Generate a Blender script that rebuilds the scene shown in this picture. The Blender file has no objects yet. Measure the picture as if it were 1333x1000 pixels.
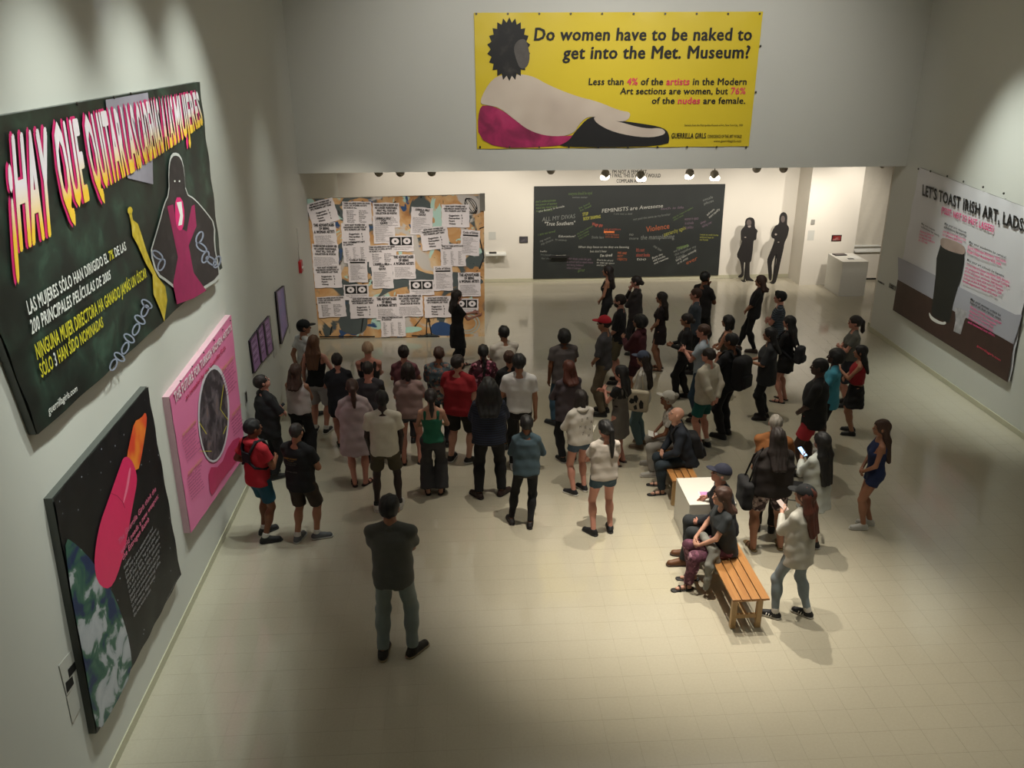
import bpy, bmesh, math, random
import numpy as np
from mathutils import Vector, Matrix
from mathutils.geometry import tessellate_polygon
random.seed(7); rng = np.random.default_rng(7)
S = bpy.context.scene
C = S.collection
R = math.radians
# ------------------------------------------------------------------ camera
YAW, PITCH, ROLL, FPX = 5.22145427e-02, 3.77128357e-01, -4.53067033e-03, 1124.4186
CH = 6.2
def cam_axes():
    cy, sy, cp, sp = math.cos(YAW), math.sin(YAW), math.cos(PITCH), math.sin(PITCH)
    fw = np.array([sy*cp, cy*cp, -sp]); r = np.array([cy, -sy, 0.]); u = np.cross(r, fw)
    cr, sr = math.cos(ROLL), math.sin(ROLL)
    return cr*r+sr*u, -sr*r+cr*u, fw
RX, UX, FX = cam_axes()
cam = bpy.data.objects.new('camera', bpy.data.cameras.new('camera')); C.objects.link(cam)
cam.matrix_world = Matrix(((RX[0], UX[0], -FX[0], 0), (RX[1], UX[1], -FX[1], 0), (RX[2], UX[2], -FX[2], CH), (0, 0, 0, 1)))
cam.data.sensor_fit = 'HORIZONTAL'; cam.data.sensor_width = 36; cam.data.lens = FPX/1333*36
cam.data.clip_start = .1; cam.data.clip_end = 100
S.camera = cam
# ------------------------------------------------------------------ world, exposure, lights
S.view_settings.view_transform = 'Standard'; S.view_settings.look = 'None'
S.view_settings.gamma = 1; S.view_settings.use_curve_mapping = False
S.view_settings.exposure = 1.1
W = bpy.data.worlds.new('world'); S.world = W; W.use_nodes = True
W.node_tree.nodes['Background'].inputs[0].default_value = (.5, .5, .48, 1)
W.node_tree.nodes['Background'].inputs[1].default_value = .05
def spot(loc, tgt, power, size, blend=.6, col=(1, .93, .82), rad=.08):
    l = bpy.data.lights.new('spot_lamp', 'SPOT'); l.energy = power; l.spot_size = R(size); l.spot_blend = blend
    l.color = col; l.shadow_soft_size = rad
    o = bpy.data.objects.new('spot_lamp', l); C.objects.link(o); o.location = loc
    o.rotation_euler = (Vector(tgt)-Vector(loc)).to_track_quat('-Z', 'Y').to_euler()
    return o
def area(loc, tgt, power, sx, sy, col=(1, 1, .96)):
    l = bpy.data.lights.new('area_lamp', 'AREA'); l.energy = power; l.shape = 'RECTANGLE'; l.size = sx; l.size_y = sy; l.color = col
    o = bpy.data.objects.new('area_lamp', l); C.objects.link(o); o.location = loc
    o.rotation_euler = (Vector(tgt)-Vector(loc)).to_track_quat('-Z', 'Y').to_euler()
    return o
NEU = (.93, 1, .93); WARM = (1, .86, .66); MID = (1, .92, .78)
# hall: dim general light from the ceiling fixtures
area((3.4, 10, 8.7), (3.4, 10, 0), 45, 6, 9, (1, .98, .9))
# track spots over the crowd
spot((1.9, 9.0, 8.5), (2.0, 9.2, 0), 1250, 42, 1.0, MID, .05)
spot((3.4, 11.4, 8.5), (3.0, 8.6, 0), 900, 40, 1.0, MID, .05)
spot((3.9, 7.8, 8.5), (3.5, 7.1, 0), 480, 50, 1.0, MID, .05)
spot((0.4, 12.0, 8.5), (0.5, 12.4, 0), 380, 46, 1.0, MID, .05)
spot((3.8, 13.8, 8.5), (4.6, 13.0, 0), 290, 48, 1.0, MID, .05)
spot((5.4, 6.0, 8.5), (5.8, 6.4, 0), 200, 60, 1.0, (1, .95, .8), .05)
# wall washers on the left wall
for y, p in ((5.6, 330), (7.6, 360), (9.6, 360), (11.4, 300)):
    spot((-1.2, y, 8.55), (-3.35, y-.1, 4.1), p*1.1, 50, 1, NEU, .1)
for y, p in ((7.4, 300), (10.6, 300)):
    spot((-1.0, y, 8.5), (-3.35, y, 2.3), p, 36, 1, NEU, .08)
spot((-1.0, 15.0, 8.4), (-3.35, 14.9, 1.8), 170, 36, 1, NEU, .08)
# cool streak of daylight from a roof light
spot((-2.3, 9.2, 8.7), (-3.35, 9.05, 6.9), 16, 15, .4, (.72, .8, 1), .01)
# right wall
spot((6.9, 14.4, 8.6), (9.2, 14.4, 1.9), 900, 42, 1, NEU, .08)
# end wall and yellow banner
spot((1.2, 12.6, 8.6), (0.8, 17.9, 5.4), 330, 84, 1, (1, .97, .92), .08)
spot((4.9, 12.6, 8.6), (4.9, 17.9, 5.4), 330, 84, 1, (1, .97, .92), .08)
# collage painting, lit from the hall under the bulkhead
for x, tx, p in ((-2.0, -2.3, 330), (-.4, -.5, 330)):
    spot((x, 12.2, 7.6), (tx, 18.6, 1.5), p*2.1, 26, 1.0, MID, .05)
# gallery track spots
WARM = (1, .93, .83)
for x, p in ((1.6, 115), (3.2, 140), (4.9, 140), (6.6, 140), (8.2, 190), (10.0, 165)):
    spot((x, 20.3, 3.62), (x, 23.3, 1.2), p*1.05, 82, 1, WARM, .05)
for x, p in ((-1.6, 75), (0.4, 85)):
    spot((x, 21.2, 3.7), (x, 23.3, 1.9), p, 100, .9, WARM, .05)
# ------------------------------------------------------------------ materials
def lin(h):
    if isinstance(h, (tuple, list)): return tuple(h[:3])+(1,)
    h = h.lstrip('#'); h = ''.join(c+c for c in h) if len(h) == 3 else h; c = [int(h[i:i+2], 16)/255 for i in (0, 2, 4)]
    return tuple((x/12.92 if x <= .04045 else ((x+.055)/1.055)**2.4) for x in c)+(1,)
_m = {}
def mat(name, col='#808080', rough=.6, metal=0, var=.06, scale=12, bump=0, spec=.5, emit=0):
    key = (name, str(col), rough, metal, var, scale, bump, emit)
    if key in _m: return _m[key]
    m = bpy.data.materials.new(name); m.use_nodes = True; nt = m.node_tree; b = nt.nodes['Principled BSDF']
    c = lin(col)
    b.inputs['Roughness'].default_value = rough; b.inputs['Metallic'].default_value = metal
    b.inputs['Specular IOR Level'].default_value = spec
    if emit:
        b.inputs['Emission Color'].default_value = c; b.inputs['Emission Strength'].default_value = emit
    if var or bump:
        tc = nt.nodes.new('ShaderNodeTexCoord'); n = nt.nodes.new('ShaderNodeTexNoise'); n.inputs['Scale'].default_value = scale
        n.inputs['Detail'].default_value = 3; nt.links.new(tc.outputs['Object'], n.inputs['Vector'])
        mx = nt.nodes.new('ShaderNodeMix'); mx.data_type = 'RGBA'
        mx.inputs[6].default_value = tuple(max(0, v*(1-var)) for v in c[:3])+(1,); mx.inputs[7].default_value = tuple(min(1, v*(1+var)) for v in c[:3])+(1,)
        nt.links.new(n.outputs['Fac'], mx.inputs[0]); nt.links.new(mx.outputs[2], b.inputs['Base Color'])
        if bump:
            bp = nt.nodes.new('ShaderNodeBump'); bp.inputs['Strength'].default_value = bump; bp.inputs['Distance'].default_value = .01
            nt.links.new(n.outputs['Fac'], bp.inputs['Height']); nt.links.new(bp.outputs[0], b.inputs['Normal'])
    else: b.inputs['Base Color'].default_value = c
    _m[key] = m; return m
def ramp_mat(name, stops, scale=3, detail=6, rough=.6, dist=0, coord='Object', kind='noise', stretch=(1, 1, 1), const=False):
    key = (name, str(stops), scale)
    if key in _m: return _m[key]
    m = bpy.data.materials.new(name); m.use_nodes = True; nt = m.node_tree; b = nt.nodes['Principled BSDF']
    b.inputs['Roughness'].default_value = rough
    tc = nt.nodes.new('ShaderNodeTexCoord'); mp = nt.nodes.new('ShaderNodeMapping'); mp.inputs['Scale'].default_value = stretch
    nt.links.new(tc.outputs[coord], mp.inputs[0])
    if kind == 'noise':
        n = nt.nodes.new('ShaderNodeTexNoise'); n.inputs['Scale'].default_value = scale; n.inputs['Detail'].default_value = detail; n.inputs['Distortion'].default_value = dist
        out = n.outputs['Fac']
    elif kind == 'wave':
        n = nt.nodes.new('ShaderNodeTexWave'); n.bands_direction = 'Z'; n.inputs['Scale'].default_value = scale; n.inputs['Distortion'].default_value = dist
        out = n.outputs['Fac']
    elif kind == 'vor':
        n = nt.nodes.new('ShaderNodeTexVoronoi'); n.inputs['Scale'].default_value = scale
        sep = nt.nodes.new('ShaderNodeSeparateColor'); nt.links.new(n.outputs['Color'], sep.inputs[0]); out = sep.outputs[0]
    else:
        n = nt.nodes.new('ShaderNodeTexVoronoi'); n.inputs['Scale'].default_value = scale; out = n.outputs['Distance']
    nt.links.new(mp.outputs[0], n.inputs['Vector'])
    cr = nt.nodes.new('ShaderNodeValToRGB'); nt.links.new(out, cr.inputs[0])
    if const: cr.color_ramp.interpolation = 'CONSTANT'
    e = cr.color_ramp.elements
    for i, (p, c) in enumerate(stops):
        if i < 2: e[i].position = p; e[i].color = lin(c)
        else: q = e.new(p); q.color = lin(c)
    nt.links.new(cr.outputs[0], b.inputs['Base Color'])
    _m[key] = m; return m
# ------------------------------------------------------------------ object helpers
def link(o, parent=None):
    C.objects.link(o)
    if parent is not None: o.parent = parent
    return o
def tag(o, label=None, cat=None, group=None, kind=None):
    if label: o['label'] = label
    if cat: o['category'] = cat
    if group: o['group'] = group
    if kind: o['kind'] = kind
    return o
def empty(name, loc, rz=0, label=None, cat=None, group=None):
    o = bpy.data.objects.new(name, None); o.location = loc; o.rotation_euler = (0, 0, rz); o.empty_display_size = .1
    link(o); return tag(o, label, cat, group)
def mesh_np(name, V, F, m, parent=None, smooth=True, mi=None, loc=None):
    """F: quads array (n,4) or list of faces"""
    me = bpy.data.meshes.new(name)
    if isinstance(F, np.ndarray):
        me.vertices.add(len(V)); me.vertices.foreach_set('co', np.asarray(V, np.float32).ravel())
        n = len(F); k = F.shape[1]
        me.loops.add(n*k); me.loops.foreach_set('vertex_index', F.astype(np.int32).ravel())
        me.polygons.add(n); me.polygons.foreach_set('loop_start', np.arange(0, n*k, k, dtype=np.int32))
        me.update(calc_edges=True)
    else:
        me.from_pydata([tuple(map(float, v)) for v in V], [], [tuple(map(int, f)) for f in F]); me.update()
    if smooth: me.polygons.foreach_set('use_smooth', np.ones(len(me.polygons), bool))
    for x in (m if isinstance(m, (list, tuple)) else [m]): me.materials.append(x)
    if mi is not None: me.polygons.foreach_set('material_index', np.asarray(mi, np.int32))
    o = bpy.data.objects.new(name, me); link(o, parent)
    if loc is not None: o.location = loc
    return o
def bm_obj(name, bm, m, parent=None, loc=(0, 0, 0), rz=0, smooth=False, bevel=0):
    me = bpy.data.meshes.new(name)
    bmesh.ops.recalc_face_normals(bm, faces=bm.faces)
    bm.to_mesh(me); bm.free(); me.materials.append(m)
    if smooth: me.polygons.foreach_set('use_smooth', np.ones(len(me.polygons), bool))
    o = bpy.data.objects.new(name, me); link(o, parent); o.location = loc; o.rotation_euler = (0, 0, rz)
    if bevel:
        md = o.modifiers.new('bevel', 'BEVEL'); md.width = bevel; md.segments = 2; md.limit_method = 'ANGLE'
    return o
def add_box(bm, x0, x1, y0, y1, z0, z1):
    v = [bm.verts.new(p) for p in ((x0, y0, z0), (x1, y0, z0), (x1, y1, z0), (x0, y1, z0), (x0, y0, z1), (x1, y0, z1), (x1, y1, z1), (x0, y1, z1))]
    for f in ((3, 2, 1, 0), (4, 5, 6, 7), (0, 1, 5, 4), (1, 2, 6, 5), (2, 3, 7, 6), (3, 0, 4, 7)): bm.faces.new([v[i] for i in f])
def box(name, b, m, parent=None, loc=(0, 0, 0), bevel=0, rz=0):
    bm = bmesh.new(); add_box(bm, *b); return bm_obj(name, bm, m, parent, loc, rz, bevel=bevel)
def add_tube(bm, pts, r, n=8, cap=True):
    pts = [Vector(p) for p in pts]; rs = r if isinstance(r, (list, tuple)) else [r]*len(pts); rings = []
    for i, p in enumerate(pts):
        t = (pts[min(i+1, len(pts)-1)]-pts[max(i-1, 0)]).normalized()
        a = Vector((0, 0, 1)) if abs(t.z) < .9 else Vector((1, 0, 0)); u = t.cross(a).normalized(); w = t.cross(u)
        rings.append([bm.verts.new(p+(u*math.cos(q)+w*math.sin(q))*rs[i]) for q in [2*math.pi*k/n for k in range(n)]])
    for a, b in zip(rings, rings[1:]):
        for k in range(n): bm.faces.new((a[k], a[(k+1) % n], b[(k+1) % n], b[k]))
    if cap: bm.faces.new(rings[0][::-1]); bm.faces.new(rings[-1])
def tube(name, pts, r, m, parent=None, n=8, loc=(0, 0, 0)):
    bm = bmesh.new(); add_tube(bm, pts, r, n); return bm_obj(name, bm, m, parent, loc, smooth=True)
# rays of the photograph onto real planes (used to survey where things stand)
def ray(x, y): return FX+RX*(x-666.5)/FPX-UX*(y-500)/FPX
ORG = np.array([0, 0, CH])
def onX(x, y, X): d = ray(x, y); return d*(X/d[0])+ORG
def onY(x, y, Y): d = ray(x, y); return d*(Y/d[1])+ORG
def onZ(x, y, Z=0): d = ray(x, y); return d*((Z-CH)/d[2])+ORG
XL, XR, YB, ZB, YF = -3.353, 9.197, 17.963, 3.753, 23.3
HT = 8.8
# ------------------------------------------------------------------ setting
paint = mat('white_wall_paint', '#c9c9c1', .75, var=.02, scale=1.5, bump=.02)
paint_g = mat('gallery_wall_paint', '#d6d0c4', .75, var=.02, scale=1.5, bump=.02)
def struct(name, b, m, bevel=0): return tag(box(name, b, m, bevel=bevel), kind='structure')
struct('wall_left', (XL-.3, XL, -2, YF+.3, 0, HT), paint)
struct('wall_right', (XR, XR+.35, -2, 18.45, 0, HT), paint)
wb = struct('wall_bulkhead', (XL, XR, YB, YB+.35, ZB, HT), paint)
struct('wall_front', (XL, XR, -2.3, -2, 0, HT), paint)
struct('ceiling', (XL-.3, XR+.35, -2.3, YB+.35, HT, HT+.2), paint)
struct('ceiling_gallery', (XL, 13.3, YB+.35, 24, 4.15, 4.35), paint_g)
struct('wall_back', (XL, 9.02, YF, YF+.3, 0, 4.15), paint_g)
struct('wall_back_projection', (9.02, 10.42, 22.45, YF+.3, 0, 4.15), paint_g)
struct('wall_back_recess', (10.42, 13, 23.05, YF+.3, 0, 4.15), paint_g)
struct('wall_gallery_right', (13, 13.3, 18.1, YF+.3, 0, 4.15), paint_g)
struct('wall_gallery_near', (XR+.35, 13.3, 18.1, 18.45, 0, 4.15), paint_g)
bb = mat('baseboard_vinyl', '#b9b59c', .5, var=.03)
for n, b in (('baseboard_left', (XL, XL+.012, -2, YF, .004, .10)), ('baseboard_right', (XR-.012, XR, -2, 18.45, .004, .10)),
             ('baseboard_back', (XL+.012, 9.008, YF-.012, YF, .004, .10))): struct(n, b, bb)
# floor: slab with vinyl tiles laid on it
slab = struct('floor', (XL-.3, 13.3, -2.3, 24, -.2, -.0015), mat('floor_adhesive', '#928a75', .6, var=.05))
def tile_mat():
    m = bpy.data.materials.new('vinyl_floor_tile'); m.use_nodes = True; nt = m.node_tree; b = nt.nodes['Principled BSDF']
    ge = nt.nodes.new('ShaderNodeNewGeometry'); n = nt.nodes.new('ShaderNodeTexNoise'); n.inputs['Scale'].default_value = .55; n.inputs['Detail'].default_value = 5
    nt.links.new(ge.outputs['Position'], n.inputs['Vector'])
    n2 = nt.nodes.new('ShaderNodeTexNoise'); n2.inputs['Scale'].default_value = 40; nt.links.new(ge.outputs['Position'], n2.inputs['Vector'])
    mx = nt.nodes.new('ShaderNodeMix'); mx.data_type = 'RGBA'; mx.inputs[6].default_value = lin('#aba490'); mx.inputs[7].default_value = lin('#bdb6a3')
    nt.links.new(n.outputs['Fac'], mx.inputs[0])
    mx2 = nt.nodes.new('ShaderNodeMix'); mx2.data_type = 'RGBA'; mx2.blend_type = 'MULTIPLY'; mx2.inputs[0].default_value = .12
    nt.links.new(mx.outputs[2], mx2.inputs[6]); nt.links.new(n2.outputs['Fac'], mx2.inputs[7])
    nt.links.new(mx2.outputs[2], b.inputs['Base Color'])
    mr = nt.nodes.new('ShaderNodeMapRange'); mr.inputs[3].default_value = .07; mr.inputs[4].default_value = .13
    nt.links.new(n.outputs['Fac'], mr.inputs[0]); nt.links.new(mr.outputs[0], b.inputs['Roughness'])
    b.inputs['Specular IOR Level'].default_value = 1.0
    return m
TM = tile_mat()
ts = .305; tiles = []
y = 5.4
iy0 = 0
for iy in range(0, int((YF-y)/ts)+1):
    for ix in range(int((XR-XL)/ts)+1):
        x0 = XL+ix*ts; y0 = y+iy*ts; x1 = min(x0+ts, XR); y1 = min(y0+ts, YF)
        if x1-x0 < .004 or y1-y0 < .004: continue
        if iy*ts+y > 18.3 and False: continue
        px = (x0, x1, y0, y1)
        tiles.append(px)
g = .0006
bmt = bmesh.new(); add_box(bmt, -ts/2+g, ts/2-g, -ts/2+g, ts/2-g, -.0015, 0)
tme = bpy.data.meshes.new('floor_tile'); bmt.to_mesh(tme); bmt.free(); tme.materials.append(TM)
def seen(x, y):
    d = np.array([x, y, 0])-ORG; z = d@FX; return 0 <= 666.5+FPX*(d@RX)/z <= 1333 and 500-FPX*(d@UX)/z <= 1004
cnt = 0; rest = bmesh.new()
for (x0, x1, y0, y1) in tiles:
    full = x1-x0 > ts-.01 and y1-y0 > ts-.01
    if full and cnt < 300 and seen((x0+x1)/2, (y0+y1)/2):
        o = bpy.data.objects.new('floor_tile', tme); link(o, slab); o.location = ((x0+x1)/2, (y0+y1)/2, 0); cnt += 1
    else: add_box(rest, x0+g, x1-g, y0+g, y1-g, -.0015, 0)
# plain strips of the same vinyl where nothing of the joints can be seen
add_box(rest, XL, XR, -2, 5.4-g, -.0015, 0)
add_box(rest, XR+g, 13, 18.45, YF-.25, -.0015, 0)
tag(bm_obj('floor_tiles_remaining', rest, TM, slab), kind='stuff')
# ------------------------------------------------------------------ flat prints on real boards
class Board:
    def __init__(s, name, label, cat, corners, plane, normal, back, face_mat, edge_mat, group=None, face_name='printed_sheet', wave=0):
        s.plane = plane; s.n = np.array(normal, float)
        P = [np.array(plane(*c)) for c in corners]                 # TL TR BR BL
        s.loc = (P[2]+P[3])/2-s.n*back; s.root = empty(name, s.loc, 0, label, cat, group); s.k = 0
        u = P[1]-P[0]; nx, ny = 48, 24
        V = []; 
        for j in range(ny+1):
            for i in range(nx+1):
                a, b = i/nx, j/ny
                q = P[0]*(1-a)*(1-b)+P[1]*a*(1-b)+P[2]*a*b+P[3]*(1-a)*b
                e = min(a, 1-a, b, 1-b)
                w = wave*(math.sin(a*19+b*4)*math.sin(b*7+a*3))
                if wave and e < .04 : w += wave*1.5*math.sin(a*40+b*30)
                V.append(q+s.n*(w-abs(wave)*2.6)-s.loc)
        F = np.array([[j*(nx+1)+i, (j+1)*(nx+1)+i, (j+1)*(nx+1)+i+1, j*(nx+1)+i+1] for j in range(ny) for i in range(nx)])
        s.face = mesh_np(face_name, V, F, face_mat, s.root)
        bv = [P[k]-s.n*(.004+abs(wave)*5.6)-s.loc for k in range(4)]+[P[k]-s.n*back-s.loc for k in range(4)]
        s.edge = mesh_np('stretcher_frame' if back > .05 else 'backing', bv, [(0, 3, 2, 1), (4, 5, 6, 7), (0, 1, 5, 4), (1, 2, 6, 5), (2, 3, 7, 6), (3, 0, 4, 7)], edge_mat, s.root, smooth=False)
    def poly(s, pts, m, name, w=None, smooth=0, holes=None, parent=None):
        s.k += 1; w = .003+.0003*s.k if w is None else w
        pts = [tuple(p) for p in pts]
        for _ in range(smooth):
            q = []; n = len(pts)
            for i in range(n):
                a, b = pts[i], pts[(i+1) % n]
                q += [(a[0]*.75+b[0]*.25, a[1]*.75+b[1]*.25), (a[0]*.25+b[0]*.75, a[1]*.25+b[1]*.75)]
            pts = q
        vs = [Vector(s.plane(*p)+s.n*w-s.loc) for p in pts]
        return mesh_np(name, [tuple(v) for v in vs], [tuple(t) for t in tessellate_polygon([vs])], m, s.root, smooth=False)
    def line(s, pts, width, m, name, w=None):
        s.k += 1; w = .003+.0003*s.k if w is None else w
        V = []; F = []
        P = [np.array(p, float) for p in pts]
        for i, p in enumerate(P):
            t = P[min(i+1, len(P)-1)]-P[max(i-1, 0)]; t = t/np.linalg.norm(t); nn = np.array([-t[1], t[0]])*width/2
            V += [s.plane(*(p+nn))+s.n*w-s.loc, s.plane(*(p-nn))+s.n*w-s.loc]
        for i in range(len(P)-1): F.append((2*i, 2*i+1, 2*i+3, 2*i+2))
        return mesh_np(name, V, F, m, s.root, smooth=False)
    def text(s, txt, quad, mats, name='lettering', w=None, bold=.02, slant=0, colors=None, parent=None, wobble=0):
        s.k += 1; w = .003+.0003*s.k if w is None else w
        Q = [np.array(s.plane(*q)) for q in quad]
        return text_mesh(txt, lambda a, b: (Q[3]*(1-a)+Q[2]*a)*(1-b)+(Q[0]*(1-a)+Q[1]*a)*b+s.n*w-s.loc, mats, name, s.root if parent is None else parent, bold, slant, colors, wobble)
_tc = {}; _tn = {}
def text_geo(txt, bold, slant, colors=None):
    key = (txt, bold, slant, str(colors))
    if key in _tc: return _tc[key]
    cu = bpy.data.curves.new('t', 'FONT'); cu.body = txt; cu.size = 1; cu.offset = bold; cu.resolution_u = 2; cu.fill_mode = 'BOTH'
    cu.shear = slant; cu.space_character = 1+bold*2.6
    if bold > .013: cu.offset = 0
    if colors:
        for i, c in enumerate(colors): cu.body_format[i].material_index = c
        for _ in range(max(colors)+1): cu.materials.append(None)
    o = bpy.data.objects.new('t', cu)
    me = bpy.data.meshes.new_from_object(o)
    n = len(me.vertices); V = np.zeros(n*3, np.float32); me.vertices.foreach_get('co', V); V = V.reshape(-1, 3)[:, :2]
    F = [tuple(p.vertices) for p in me.polygons]; MI = [p.material_index for p in me.polygons]
    if bold > .013:      # heavier strokes: overlaid copies
        V0, F0, M0 = V, F, MI; V = []; F = []; MI = []
        dirs = [(math.cos(q), math.sin(q)*.7) for q in np.linspace(0, 2*math.pi, 8 if bold > .025 else 6, endpoint=False)]+[(0, 0)]
        for dx, dy in dirs: k = len(V)*len(V0); V.append(V0+np.array([dx, dy], np.float32)*bold*1.35); F += [tuple(k+i for i in f) for f in F0]; MI += M0
        V = np.concatenate(V)
    bpy.data.objects.remove(o); bpy.data.curves.remove(cu); bpy.data.meshes.remove(me)
    _tc[key] = (V, F, MI); _tn[key] = len(V0) if bold > .013 else len(V); return _tc[key]
def text_mesh(txt, fn, mats, name, parent, bold=.02, slant=0, colors=None, wobble=0):
    V, F, MI = text_geo(txt, bold, slant, colors)
    x0, x1 = V[:, 0].min(), V[:, 0].max(); cap = .70
    nl = txt.count('\n'); y0 = -nl*1.0
    P = []; nv = _tn[(txt, bold, slant, str(colors))]
    e0 = fn(0, 0); nn = np.cross(fn(1, 0)-e0, fn(0, 1)-e0); nn = nn/np.linalg.norm(nn)
    for i, (x, y) in enumerate(V):
        a = (x-x0)/(x1-x0); b = (y-y0)/(cap-y0)
        P.append(fn(a, b)+nn*.00025*(i//nv))
    return mesh_np(name, P, F, mats, parent, smooth=False, mi=MI if colors else None)
def rect(x0, y0, x1, y1): return [(x0, y0), (x1, y0), (x1, y1), (x0, y1)]
ink = mat('black_ink', '#141313', .6, var=0); white_ink = mat('white_ink', '#dcdcd6', .6, var=0)
red_ink = mat('pinkish_red_ink', '#e0405c', .6, var=0); pink_ink = mat('pink_ink', '#e4528a', .6, var=0)
grey_ink = mat('grey_ink', '#9a989a', .6, var=0); yel_ink = mat('yellow_ink', '#cfc52c', .6, var=0)
grom = mat('grommet_metal', '#54524e', .4, metal=.8, var=0)
def grommets(B, pts, r=.022):
    for p in pts:
        c = B.plane(*p)+B.n*.004-B.loc; bm = bmesh.new(); e = Vector(B.n)
        bmesh.ops.create_cone(bm, cap_ends=True, segments=10, radius1=r, radius2=r*.8, depth=.012, matrix=Matrix.Translation(Vector(c)) @ e.to_track_quat('Z', 'Y').to_matrix().to_4x4())
        bm_obj('grommet', bm, grom, B.root)
# --- yellow banner on the bulkhead
YP = lambda x, y: onY(x, y, YB-.035)
B = Board('hanging_banner', 'wide yellow banner with black bold question about women and museums, high on the end wall', 'banner',
          [(617, 16.5), (993.5, 15), (975, 190.5), (621, 194)], YP, (0, -1, 0), .03, mat('yellow_vinyl', '#dcc32c', .45, var=.03, scale=2), mat('yellow_vinyl_edge', '#c7b120', .5), wave=.004)
B.text('Do women have to be naked to', rect(695, 36, 979, 52.5), [ink], 'headline', bold=.022, slant=.12)
B.text('get into the Met. Museum?', [(732, 60), (977, 59), (977, 75.5), (732, 76.5)], [ink], 'headline', bold=.022, slant=.12)
def two(B, parts, quad, **k):
    t = ''.join(p for p, c in parts); cols = [c for p, c in parts for _ in p]
    B.text(t, quad, [ink, red_ink], 'lettering', colors=cols, **k)
two(B, [('Less than ', 0), ('4%', 1), (' of the ', 0), ('artists', 1), (' in the Modern', 0)], rect(766, 101.5, 972, 110.5), bold=.018, slant=.1)
two(B, [('Art sections are women, but ', 0), ('76%', 1)], rect(807, 114, 970.5, 122.5), bold=.018, slant=.1)
two(B, [('of the ', 0), ('nudes', 1), (' are female.', 0)], rect(848.5, 126.5, 970, 135), bold=.018, slant=.1)
B.text('Statistics from the Metropolitan Museum of Art, New York City, 1989', rect(891, 161.5, 967, 164.3), [ink], 'small_print', bold=0)
B.text('GUERRILLA GIRLS', rect(874, 173.2, 919, 180), [ink], 'lettering', bold=.02, slant=.1)
B.text('CONSCIENCE OF THE ART WORLD', rect(921, 175.5, 965.5, 179.5), [ink], 'small_print', bold=.01)
B.text('www.guerrillagirls.com', rect(929, 181.7, 965, 185), [ink], 'small_print', bold=0)
mag = ramp_mat('printed_magenta_cloth', [(0, '#3a0c20'), (.42, '#8c1f4c'), (.6, '#b0285e'), (1, '#c24a74')], 2.5, 4, .6, .6)
pale = ramp_mat('printed_pale_form', [(0, '#8d7f74'), (.4, '#c3b3a3'), (.7, '#d9ccbb'), (1, '#e6dccb')], .9, 2, .6)
dk = ramp_mat('printed_dark_hair', [(0, '#070707'), (.55, '#151413'), (.75, '#34302c'), (1, '#57504a')], 5, 6, .6)
B.poly([(622, 138), (638, 137), (655, 144), (672, 158), (700, 172), (735, 178), (750, 175), (748, 183), (720, 192), (623, 192.5)], mag, 'printed_magenta_cloth', smooth=2)
B.poly([(748, 172), (768, 150), (790, 155), (830, 160), (866, 166), (872, 178), (869, 191), (722, 192), (740, 184)], ink, 'printed_dark_drape', smooth=2)
B.poly([(622, 135), (641, 100), (664, 97), (690, 97), (716, 112), (752, 126), (778, 132), (806, 144), (822, 146), (817, 158), (800, 158), (770, 150), (756, 158), (746, 176), (715, 178), (688, 170), (668, 154), (650, 140), (636, 137)], pale, 'printed_pale_shape', smooth=2)
B.poly([(772, 150), (800, 157), (840, 168), (862, 166), (868, 175), (842, 180), (800, 173), (775, 160)], pale, 'printed_pale_shape', smooth=2)
sp = []
for i in range(44):
    a = 2*math.pi*i/44; rr = 1+(.16 if i % 2 else -.03)*(1 if a > math.pi*.0 else .5)
    sp.append((663+25*rr*math.cos(a)*(1 if math.cos(a) < 0 else .95), 64-36*rr*math.sin(a)))
B.poly(sp, dk, 'printed_dark_mass')
B.poly([(674, 52), (684, 50), (688, 62), (690, 76), (686, 88), (677, 90), (672, 78), (668, 62)], mat('printed_grey', '#55504c', .6, var=.3, scale=9), 'printed_grey_patch', smooth=2)
grommets(B, [(620+i*41, 18) for i in range(10)]+[(625+i*38.5, 191.5) for i in range(10)]+[(990, 60), (984, 120)])
# --- pint banner on the right wall
RP = lambda x, y: onX(x, y, XR-.05)
B = Board('hanging_banner', 'white banner showing a printed pint of dark beer, on the right wall', 'banner', [(1196, 218), (1352, 277), (1313.5, 497), (1162, 401)], RP, (-1, 0, 0), .04,
          mat('white_vinyl', '#cfcdd0', .5, var=.03, scale=1.2), mat('white_vinyl_edge', '#8f8d8a', .6), wave=.006)
def q4(cx, cy, k, o): return [(o[0]+x/k, o[1]+y/k) for x, y in ((cx[0]), (cx[1]), (cx[2]), (cx[3]))]
z4 = lambda *p: [(1130+x/3.123, 200+y/3.123) for x, y in p]
z8 = lambda *p: [(1190+x/5.714, 225+y/5.714) for x, y in p]
B.poly(z4((122, 420), (600, 655), (628, 655), (592, 775), (122, 512)), ramp_mat('printed_grey_haze', [(0, '#b9b8bf'), (1, '#8e8d99')], .5, 1, .6), 'printed_backdrop', w=.0032)
B.poly(z4((121, 512), (592, 776), (568, 930), (101, 636)), ramp_mat('printed_brown_table', [(0, '#33211d'), (1, '#4a332b')], 3, 4, .5), 'printed_table_top')
B.poly(z4((296, 368), (392, 408), (391, 440), (383, 485), (362, 560), (348, 610), (332, 690), (262, 662), (258, 640), (268, 560), (275, 500), (279, 425)), ramp_mat('printed_stout', [(0, '#0c0f0f'), (1, '#1d2424')], 2, 2, .4), 'printed_beer_glass')
B.poly(z4((296, 342), (325, 345), (370, 362), (399, 384), (393, 412), (360, 405), (320, 392), (294, 374)), ramp_mat('printed_foam', [(0, '#8d776d'), (1, '#b5a196')], 3, 2, .6), 'printed_foam', smooth=1)
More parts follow.
